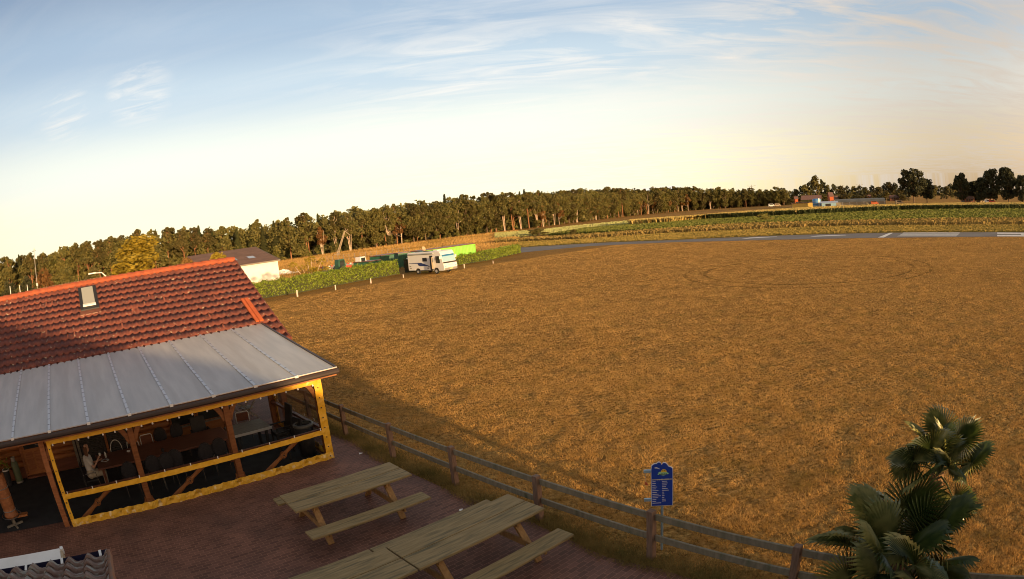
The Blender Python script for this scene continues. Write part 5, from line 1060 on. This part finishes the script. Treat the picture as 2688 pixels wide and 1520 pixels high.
for i, (px, d_, h_, lab, fm_) in enumerate(((560, 88, 5.8, 'yellowish tree top showing left of the barn roof', 'folgold'), (10, 105, 7.0, 'dark leafy tree at the left picture edge above the ridge', 'foldark'), (110, 100, 7.6, 'olive tree around the antenna mast behind the cabin ridge', 'folrust'), (160, 112, 7.2, 'dark green tree right of the antenna mast', 'fol2'), (60, 112, 7.4, 'dark tree behind the white flagpoles', 'foldark'), (235, 120, 6.8, 'dark bushy tree between antenna mast and lamp', 'fol1'), (480, 100, 5.6, 'rust coloured bush between the golden tree and the barn', 'folrust'))):
    t_ = proto_tree('leafy_tree', 'low', h_, 40+i, fm_, 'bark', 2200, .2, lab); p = hzpt(px, d_); t_.location = (p[0], p[1], 0)
# big roadside trees on the right
def bigtree(px, d_, h_, wd_, lab, seed, n=5200, name='broadleaf_tree', bare=.18):
    h_ *= .9; wd_ *= .92; t_ = thing(name, lab, 'tree', hzpt(px, d_)); r_ = random.Random(seed); cps = []
    for k in range(80):
        a, q = r_.uniform(0, 6.28), r_.uniform(0, 1)**.55; z = r_.uniform(bare+.07, .93); w_ = math.sin(math.pi*min(1, max(.05, (z-bare+.08)/(1.12-bare))))**.55
        cps.append((q*w_*wd_*.42*math.cos(a), q*w_*wd_*.42*math.sin(a), h_*z, h_*.085*r_.uniform(.7, 1.3)))
    V_, F2 = leafcloud(cps, int(n*1.7), .55, seed, .85); bigmesh('crown', V_, F2, M['foldark'], 4, t_); b = MB(); b.tube([(0, 0, 0), (0, 0, h_*.35), (0, 0, h_*.8)], [h_*.022, h_*.017, h_*.004], 8)
    for p in cps[::2]: b.tube([(0, 0, h_*(bare+.02)+.02*p[2]), (p[0]*.5, p[1]*.5, p[2]*.8), p[:3]], [h_*.008, h_*.006, h_*.002], 5)
    b.build('trunk', M['bark'], t_)
bigtree(2404, 330, 20.5, 21, 'tall wide tree alone beyond the cornfield, left one of two', 61, 3600); bigtree(2438, 345, 15.0, 12, 'smaller tree leaning on the right of the lone wide tree', 62, 2200)
for i, (px, d_, h_, w_, lab) in enumerate(((2530, 340, 17.5, 13, 'first dark tree of the farm group, set apart on the left'), (2562, 350, 13.5, 12, 'lower tree filling the gap in the farm group'), (2583, 340, 15, 11, 'middle height tree of the farm group beside the tall ones'), (2612, 335, 20, 15, 'tallest left crown of the farm group'), (2652, 330, 20.5, 15, 'tallest right crown of the farm group'), (2690, 325, 16, 14, 'last tree of the farm group cut by the picture edge'))):
    bigtree(px, d_, h_, w_, lab, 70+i, 3400, bare=.1)
# village trees and far tree line
VG = 'distant trees around the village'
vt0 = proto_tree('distant_tree', 'oak', 12, 91, 'foldark', 'bark', 500, .7, 'small dark tree in the distant village skyline', group=VG); vt1 = proto_tree('distant_tree', 'low', 12, 92, 'fol1', 'bark', 500, .8, 'small dark tree in the distant village skyline', group=VG)
sk_ = [(2080, 9), (2095, 10), (2110, 11), (2122, 13), (2136, 16), (2150, 17.5), (2166, 15.5), (2180, 13), (2196, 11.5), (2214, 11), (2230, 11), (2246, 10.5), (2262, 10.5), (2280, 10), (2296, 10.5), (2312, 10), (2330, 13), (2344, 13.5), (2356, 12), (2372, 9), (2388, 8.5), (2460, 9), (2475, 9), (2490, 9), (2503, 10), (2515, 10)]
r9 = random.Random(9); first = [True, True]
for i, (px, h_) in enumerate(sk_):
    j = i % 2; p = hzpt(px, 560+r9.uniform(-25, 25)); src = (vt0, vt1)[j]
    if first[j]: src.location = tuple(p); src.scale = (1.2, 1.2, h_*1.25/12); first[j] = False
    else: dup(src, p, r9.uniform(0, 6), 'small dark tree in the village skyline '+('left of the blue silo' if px < 2140 else 'above the silo and sheds' if px < 2215 else 'above the greenhouse' if px < 2330 else 'left of the lone wide tree' if px < 2400 else 'between lone tree and farm trees'), sc=(r9.uniform(1, 1.5), r9.uniform(1, 1.5), h_*1.25/12*r9.uniform(.9, 1.1)))
for i in range(30):
    p = hzpt(2060+i*11+r9.uniform(-4, 4), 500+r9.uniform(-30, 20)); dup(vt1, p, r9.uniform(0, 6), 'low garden bush among the village houses '+('left of the silo' if i < 8 else 'behind the greenhouse' if i < 22 else 'near the lone wide tree'), sc=(1.1, 1.1, r9.uniform(.35, .6)))
b = MB()
for i in range(80):
    a0, a1 = hzpt(-100+i*36, 1500), hzpt(-100+(i+1)*36.5, 1500); h_ = 9+r9.uniform(0, 6); c = (a0+a1)/2
    for q in range(7): b.lathe([(11, 0), (13, h_*.4), (9, h_*.8), (2, h_)], 7, (c[0]+r9.uniform(-22, 22), c[1]+r9.uniform(-20, 20), 0))
o = b.build('far_wood', M['foldark']); tag(o, 'far dark line of woods along the horizon', 'wood', kind='stuff')

# ================================================= CORN AND SOY
def strip_blades(name, near, far, n, hmin, hmax, wid, m, label, cat, seed, bias=1.0, zf=0):
    a = np.array([G(*p)[:2] for p in near]); b_ = np.array([G(*p, zf)[:2] for p in far]); r_ = np.random.default_rng(seed)
    def along(A, t): i = np.minimum((t*(len(A)-1)).astype(int), len(A)-2); f = (t*(len(A)-1)-i)[:, None]; return A[i]*(1-f)+A[i+1]*f
    t_ = r_.uniform(0, 1, n); s_ = r_.uniform(0, 1, n)**bias; P_ = along(a, t_)*(1-s_[:, None])+along(b_, t_)*s_[:, None]; h_ = r_.uniform(hmin, hmax, n); an = r_.uniform(0, 2*np.pi, n); w_ = wid*r_.uniform(.6, 1.5, n); ln = r_.normal(0, .2, (n, 2))*h_[:, None]
    dx = np.stack([np.cos(an), np.sin(an)], 1)*w_[:, None]; z0_ = h_*r_.uniform(0, .35, n)
    V_ = np.zeros((n, 4, 3)); V_[:, 0, :2] = P_-dx*.4; V_[:, 1, :2] = P_+dx*.4; V_[:, 2, :2] = P_+dx+ln; V_[:, 3, :2] = P_-dx*.6+ln; V_[:, 0, 2] = z0_; V_[:, 1, 2] = z0_; V_[:, 2, 2] = h_*.9; V_[:, 3, 2] = h_
    return tag(bigmesh(name, V_.reshape(-1, 3), np.arange(n*4), M[m], 4), label, cat, kind='stuff')
strip_blades('strip_grass', [(p[0], p[1]-1.0) for p in rf], dl, 60000, .08, .22, .22, 'stripg', 'yellow green mown grass strip beyond the runway', 'grass', 12)
strip_blades('crop_rows', [(1300, 627), (1440, 616), (1600, 603), (1760, 590)], [(1300, 614), (1420, 606), (1520, 594), (1760, 571)], 22000, .3, .7, .3, 'palec', 'pale green crop strip left of the maize', 'crop', 13)
soyn = [(1440, 619), (1600, 611), (1735, 604.5), (1900, 592), (2206, 584.5), (2450, 579.5), (2760, 578)]; soyf = [(1540, 602), (1640, 594), (1745, 586), (1900, 577), (2114, 567), (2359, 555), (2760, 552)]
band('soy_ground', soyn, soyf, .03, M['soy']); strip_blades('soy_crop', soyn, soyf, 60000, .35, .75, .28, 'soy', 'low bright green crop field behind the runway', 'crop', 1)
cn = [(1655, 590), (1760, 583), (1900, 574.5), (2114, 565.5), (2359, 554), (2560, 551.5), (2760, 550.5)]; cfar = [(1655, 579), (1760, 572), (1900, 558), (2114, 544), (2359, 535), (2560, 531.5), (2760, 531)]
a = [G(*p) for p in cn]; b_ = [G(*p, 1.75) for p in cfar]
cb = MB(); cb.add([(p[0]*1.01, p[1]*1.01, 1.4) for p in a]+[(p[0], p[1], 1.4) for p in b_], [(i, i+1, len(a)+i+1, len(a)+i) for i in range(len(a)-1)]); cb.add([(p[0]*1.01, p[1]*1.01, 0) for p in a]+[(p[0]*1.01, p[1]*1.01, 1.4) for p in a], [(i, i+1, len(a)+i+1, len(a)+i) for i in range(len(a)-1)])
tag(cb.build('corn_interior', M['corn']), 'closed mass of maize stalks beneath the tassels', 'crop', kind='stuff')
strip_blades('corn_crop', cn, cfar, 70000, 1.0, 1.85, .2, 'corn', 'field of tall green maize beyond the low crop', 'crop', 2, 3.0, 1.75)
strip_blades('corn_tassels', cn, cfar, 70000, 1.55, 1.95, .28, 'tassel', 'straw coloured maize tassels along the top of the maize field', 'crop', 3, .9, 1.75)
strip_blades('bank_weeds', dl, bt, 22000, .2, .8, .20, 'straw2' if 'straw2' in M else 'weed', 'tall straw and green weeds on the bank between grass strip and crop', 'weeds', 4)
for i, (px, py, lab) in enumerate(((1415, 618, 'dark green shrub clump on the weedy bank nearest the hedge end'), (2005, 583, 'dark green weed clump standing in front of the low crop'), (1505, 616, 'small shrub on the weedy bank left of the low crop'))):
    t_ = proto_tree('shrub', 'low', (2.2, 2.0, 1.3)[i], 95+i, 'fol2', 'bark', 500, .2, lab, 'shrub'); p = G(px, py); t_.location = tuple(p); t_.scale = (3.2, 1.5, 1) if i != 2 else (2, 1, 1)

# ================================================= LAMP, MAST, FLAGPOLES, POLES, PYLONS
lp0 = AT(284, 735, 62); lp1 = AT(232, 714, 62); lamp = thing('street_lamp', 'curved white street lamp arm showing above the cabin ridge', 'street lamp', (lp0[0], lp0[1], 0))
dv_ = np.array([lp1[0]-lp0[0], lp1[1]-lp0[1], 0]); zt = float(AT(255, 716, 62)[2])
MB().tube([(0, 0, 0), (0, 0, lp0[2]-.3), (dv_[0]*.06, dv_[1]*.06, lp0[2]+.3), (dv_[0]*.3, dv_[1]*.3, zt-.05), (dv_[0]*.65, dv_[1]*.65, zt+.0)], [.09, .08, .075, .06, .05], 8).build('pole', M['white'], lamp, smooth=True)
MB().beam((dv_[0]*.6, dv_[1]*.6, zt+.02), (dv_[0]*1.02, dv_[1]*1.02, zt+.02), .22, .13).build('lamp_head', M['white'], lamp, bevel=.03)
am = thing('antenna_mast', 'thin mast with a small anemometer top standing before the wood', 'mast', hzpt(85, 95)); z = float(AT(82, 657, 95)[2])
MB().tube([(0, 0, 0), (0, 0, z)], [.10, .05], 6).build('pole', M['steel'], am); MB().tube([(-.5, 0, z-.2), (.5, 0, z-.2)], .04, 5).build('crossbar', M['steel'], am); MB().lathe([(0, -.1), (.18, 0), (0, .35)], 8).build('sensor', M['white'], am, loc=(.1, 0, z)); MB().box(-.12, .12, -.1, .1, z-5.3, z-4.9).build('junction_box', M['white'], am)
for px, py, lab in ((27, 760, 'white pole above the ridge, leftmost of the three by the left edge'), (52, 757, 'white pole above the ridge, middle one of the three by the left edge'), (72, 756, 'short white pole above the ridge, rightmost of the three by the left edge')):
    P_ = AT(px, py, 60); t_ = thing('flagpole', lab, 'pole', (P_[0], P_[1], 0), 0, 'three white poles behind the ridge'); MB().tube([(0, 0, 0), (0, 0, P_[2]+.2)], [.07, .045], 6).build('shaft', M['white'], t_); MB().lathe([(0, 0), (.07, .05), (0, .12)], 8).build('finial', M['white'], t_, loc=(0, 0, P_[2]+.2))
# leaning lattice jib in front of the wood
jb = hzpt(878, 190); zt_ = float(AT(905, 606, 190)[2]); jt = AT(905, 606, 190); lj = thing('lattice_jib', 'pale leaning lattice crane jib in front of the wood', 'crane jib', (jb[0], jb[1], 0))
p0, p1 = Vector((0, 0, 0)), Vector((jt[0]-jb[0], jt[1]-jb[1], jt[2])); ms_ = MB(); offs = [Vector((.35, 0, 0)), Vector((-.35, 0, 0)), Vector((0, .5, .2))]
for o_ in offs: ms_.tube([p0+o_, p1+o_*.4], .10, 4)
for k in range(12): q0, q1 = p0.lerp(p1, k/12), p0.lerp(p1, (k+1)/12); ms_.tube([q0+offs[k % 3], q1+offs[(k+1) % 3]], .06, 4)
ms_.build('lattice', M['tanclad'], lj); MB().tube([p1, p1+Vector((1.6, 0, -1.6))], .10, 5).build('head', M['tanclad'], lj); MB().box(-.8, .8, -.8, .8, 0, .5).build('base', M['steel'], lj)
def pylon(px, py, lab, d_=1300):
    P_ = AT(px, py, d_); h_ = float(P_[2]); t_ = thing('pylon', lab, 'pylon', (P_[0], P_[1], 0), 0, 'power pylons on the horizon'); b = MB()
    for sx in (-1, 1): b.tube([(sx*4, 0, 0), (sx*.9, 0, h_*.6), (sx*.3, 0, h_)], .28, 4)
    for k in range(6): z = h_*k/7; w_ = 4-3.1*k/6; b.tube([(-w_, 0, z), (w_*.85, 0, z+h_/7)], .2, 4)
    b.build('tower', M['steel'], t_); c = MB()
    for z, w_ in ((.78, 7), (.92, 10)): c.tube([(-w_, 0, h_*z+1), (0, 0, h_*z-.8), (w_, 0, h_*z+1)], .28, 4)
    c.build('crossarms', M['steel'], t_)
pylon(1972, 485, 'large power pylon above the wood edge left of the village'); pylon(2207, 486, 'small power pylon above the village, left of the middle one', 1500); pylon(2256, 483, 'power pylon above the middle of the village'); pylon(2318, 490, 'faint power pylon right of the village middle', 1700)

# ================================================= FAR BUILDINGS
def house(px, d_, w_, dep, hw, hr, wallm, roofm, lab, rz=.9, win=True, name='farmhouse'):
    t_ = thing(name, lab, 'house', hzpt(px, d_), rz); MB().prism([(-dep/2, 0), (dep/2, 0), (dep/2, hw), (0, hr-.2), (-dep/2, hw)], -w_/2, w_/2, 'x').build('wall', M[wallm], t_)
    MB().add([(-w_/2-.4, -dep/2-.5, hw-.1), (w_/2+.4, -dep/2-.5, hw-.1), (w_/2+.4, 0, hr), (-w_/2-.4, 0, hr), (w_/2+.4, dep/2+.5, hw-.1), (-w_/2-.4, dep/2+.5, hw-.1)], [(0, 1, 2, 3), (3, 2, 4, 5)]).build('roof', M[roofm], t_)
    if win:
        for k in range(3): MB().box(-w_/2+w_*(k+.7)/4, -w_/2+w_*(k+.7)/4+1.1, -dep/2-.03, -dep/2, 1.0, 2.2).build('window', M['dark'], t_)
    return t_
def fz(px, py, d_): return float(AT(px, py, d_)[2])
house(2136, 420, 14, 8, 3.6, 6.4, 'foldark', 'redroof', 'long house with pale red roof behind the blue silo', -.6)
house(2186, 440, 3, 7, 5.0, 8.0, 'orange', 'redroof', 'narrow bright orange gable right of the blue silo', -.3); house(2095, 460, 2.4, 5, 4.2, 6.2, 'orange', 'redroof', 'small orange gable left of the long red roofed house', -.3)
house(2352, 480, 8, 7, 2.4, 4.4, 'brown', 'redroof', 'farmhouse with dull red roof left of the lone wide tree', -.5); house(2284, 490, 4, 5, 3.0, 5.2, 'orange', 'redroof', 'small orange house in the middle of the village', -.3); house(2200, 480, 5, 6, 3.0, 5.4, 'tanclad', 'barnroof', 'little pale house among the village trees', -.3)
house(2545, 345, 7, 6, 2.4, 3.8, 'brown', 'barnroof', 'brick farmhouse half hidden beneath the farm tree group', -.4); house(2590, 350, 10, 7, 2.4, 4.2, 'tanclad', 'barnroof', 'pale outbuilding right of the brick farmhouse under the trees', -.4)
sil = thing('blue_silo', 'blue steel silo tank standing at the edge of the village', 'silo', hzpt(2149, 330)); zs = fz(2149, 521, 330); MB().lathe([(0, 0), (2.4, 0), (2.4, zs-.5), (1.6, zs), (0, zs)], 24).build('tank', M['bluetank'], sil, smooth=True)
for k in range(3): MB().lathe([(2.43, .8+k*1.1), (2.47, .9+k*1.1), (2.43, 1.0+k*1.1)], 24).build('band', M['alu'], sil)
MB().box(-.3, .3, -2.6, -2.4, 0, zs).build('ladder', M['white'], sil)
sd_ = thing('blue_shed', 'low shed with pale blue gable just right of the silo', 'shed', hzpt(2180, 325), -.5); MB().prism([(-3, 0), (3, 0), (3, 2.0), (0, 2.6), (-3, 2.0)], -4, 4, 'x').build('wall', M['wscreen'], sd_); MB().add([(-5.2, -3.2, 2.0), (5.2, -3.2, 2.0), (5.2, 0, 2.8), (-5.2, 0, 2.8), (5.2, 3.2, 2.0), (-5.2, 3.2, 2.0)], [(0, 1, 2, 3), (3, 2, 4, 5)]).build('roof', M['alu'], sd_); MB().box(-2, 1, -3.03, -3, 0, 1.6).build('gate', M['dark'], sd_)
yb = thing('yellow_wall_building', 'long low yellow walled building left of the blue silo', 'building', hzpt(2117, 335), -.42); MB().box(-7, 8, 0, 4, 0, 2.3).build('wall', mat('ywall', (.62, .42, .10), rough=.8), yb); MB().box(-7.4, 8.4, -.4, 4.4, 2.3, 2.6).build('roof', M['barnroof'], yb)
gh = thing('greenhouse', 'wide grey green glasshouse with a low arched roof behind the maize', 'greenhouse', hzpt(2262, 345), -.52); MB().prism([(-7, 0), (7, 0), (7, 1.8), (4, 3.0), (0, 3.5), (-4, 3.0), (-7, 1.8)], -15, 15, 'x').build('glazing', mat('ghouse', (.22, .19, .12), (.32, .27, .18), .3, .6), gh)
for k in range(8): MB().box(-15+k*4.2, -14.8+k*4.2, -7.1, -7, 0, 1.8).build('frame_post', M['white'], gh)
for px, lab, m_ in ((2030, 'tiny white van at the left end of the far lane', 'white'), (2046, 'tiny beige van right of the white van on the far lane', 'tanclad'), (2300, 'small red vehicle beside the glasshouse', 'orange'), (2365, 'tiny pale trailer in the far field left of the lone tree', 'tanclad'), (2598, 'white van parked beneath the farm tree group', 'white'), (2608, 'red and white car parked beneath the farm tree group', 'red')):
    t_ = thing('parked_van', lab, 'van', hzpt(px, 330 if px > 2500 else (420 if px < 2100 else 335)), -.4); MB().prism([(-2.2, .3), (2.2, .3), (2.25, 1.0), (1.5, 1.2), (1.1, 2.0), (-2.1, 2.05)], -.9, .9, 'y').build('body', M[m_], t_, bevel=.08); MB().box(-1.5, 1.0, -.92, -.9, 1.3, 1.8).build('window', M['glass'], t_)
    for x in (-1.4, 1.4):
        MB().tube([(x, -.92, .33), (x, .92, .33)], .33, 12).build('wheel', M['dark'], t_)
# low sheds just beyond the cabin ridge
nb = thing('outbuilding', 'low outbuilding with mossy orange roof showing over the cabin ridge', 'building', AT(225, 745, 45)*[1, 1, 0], PHI); zt = fz(225, 738, 45); MB().box(-4.5, 2.2, 0, 5, 0, zt-.6).build('wall', M['render'], nb); V, F = pantile(-4.8, 2.4, -.3, 5.0, 0, 0, .3, 8, .03, .03, 4); V[:, 2] += zt-.65+.14*V[:, 1]; bigmesh('roof', V, F, M['orange2'] if 'orange2' in M else mat('orange2', (.42, .22, .10), (.30, .18, .09), 3, .9), 4, nb)
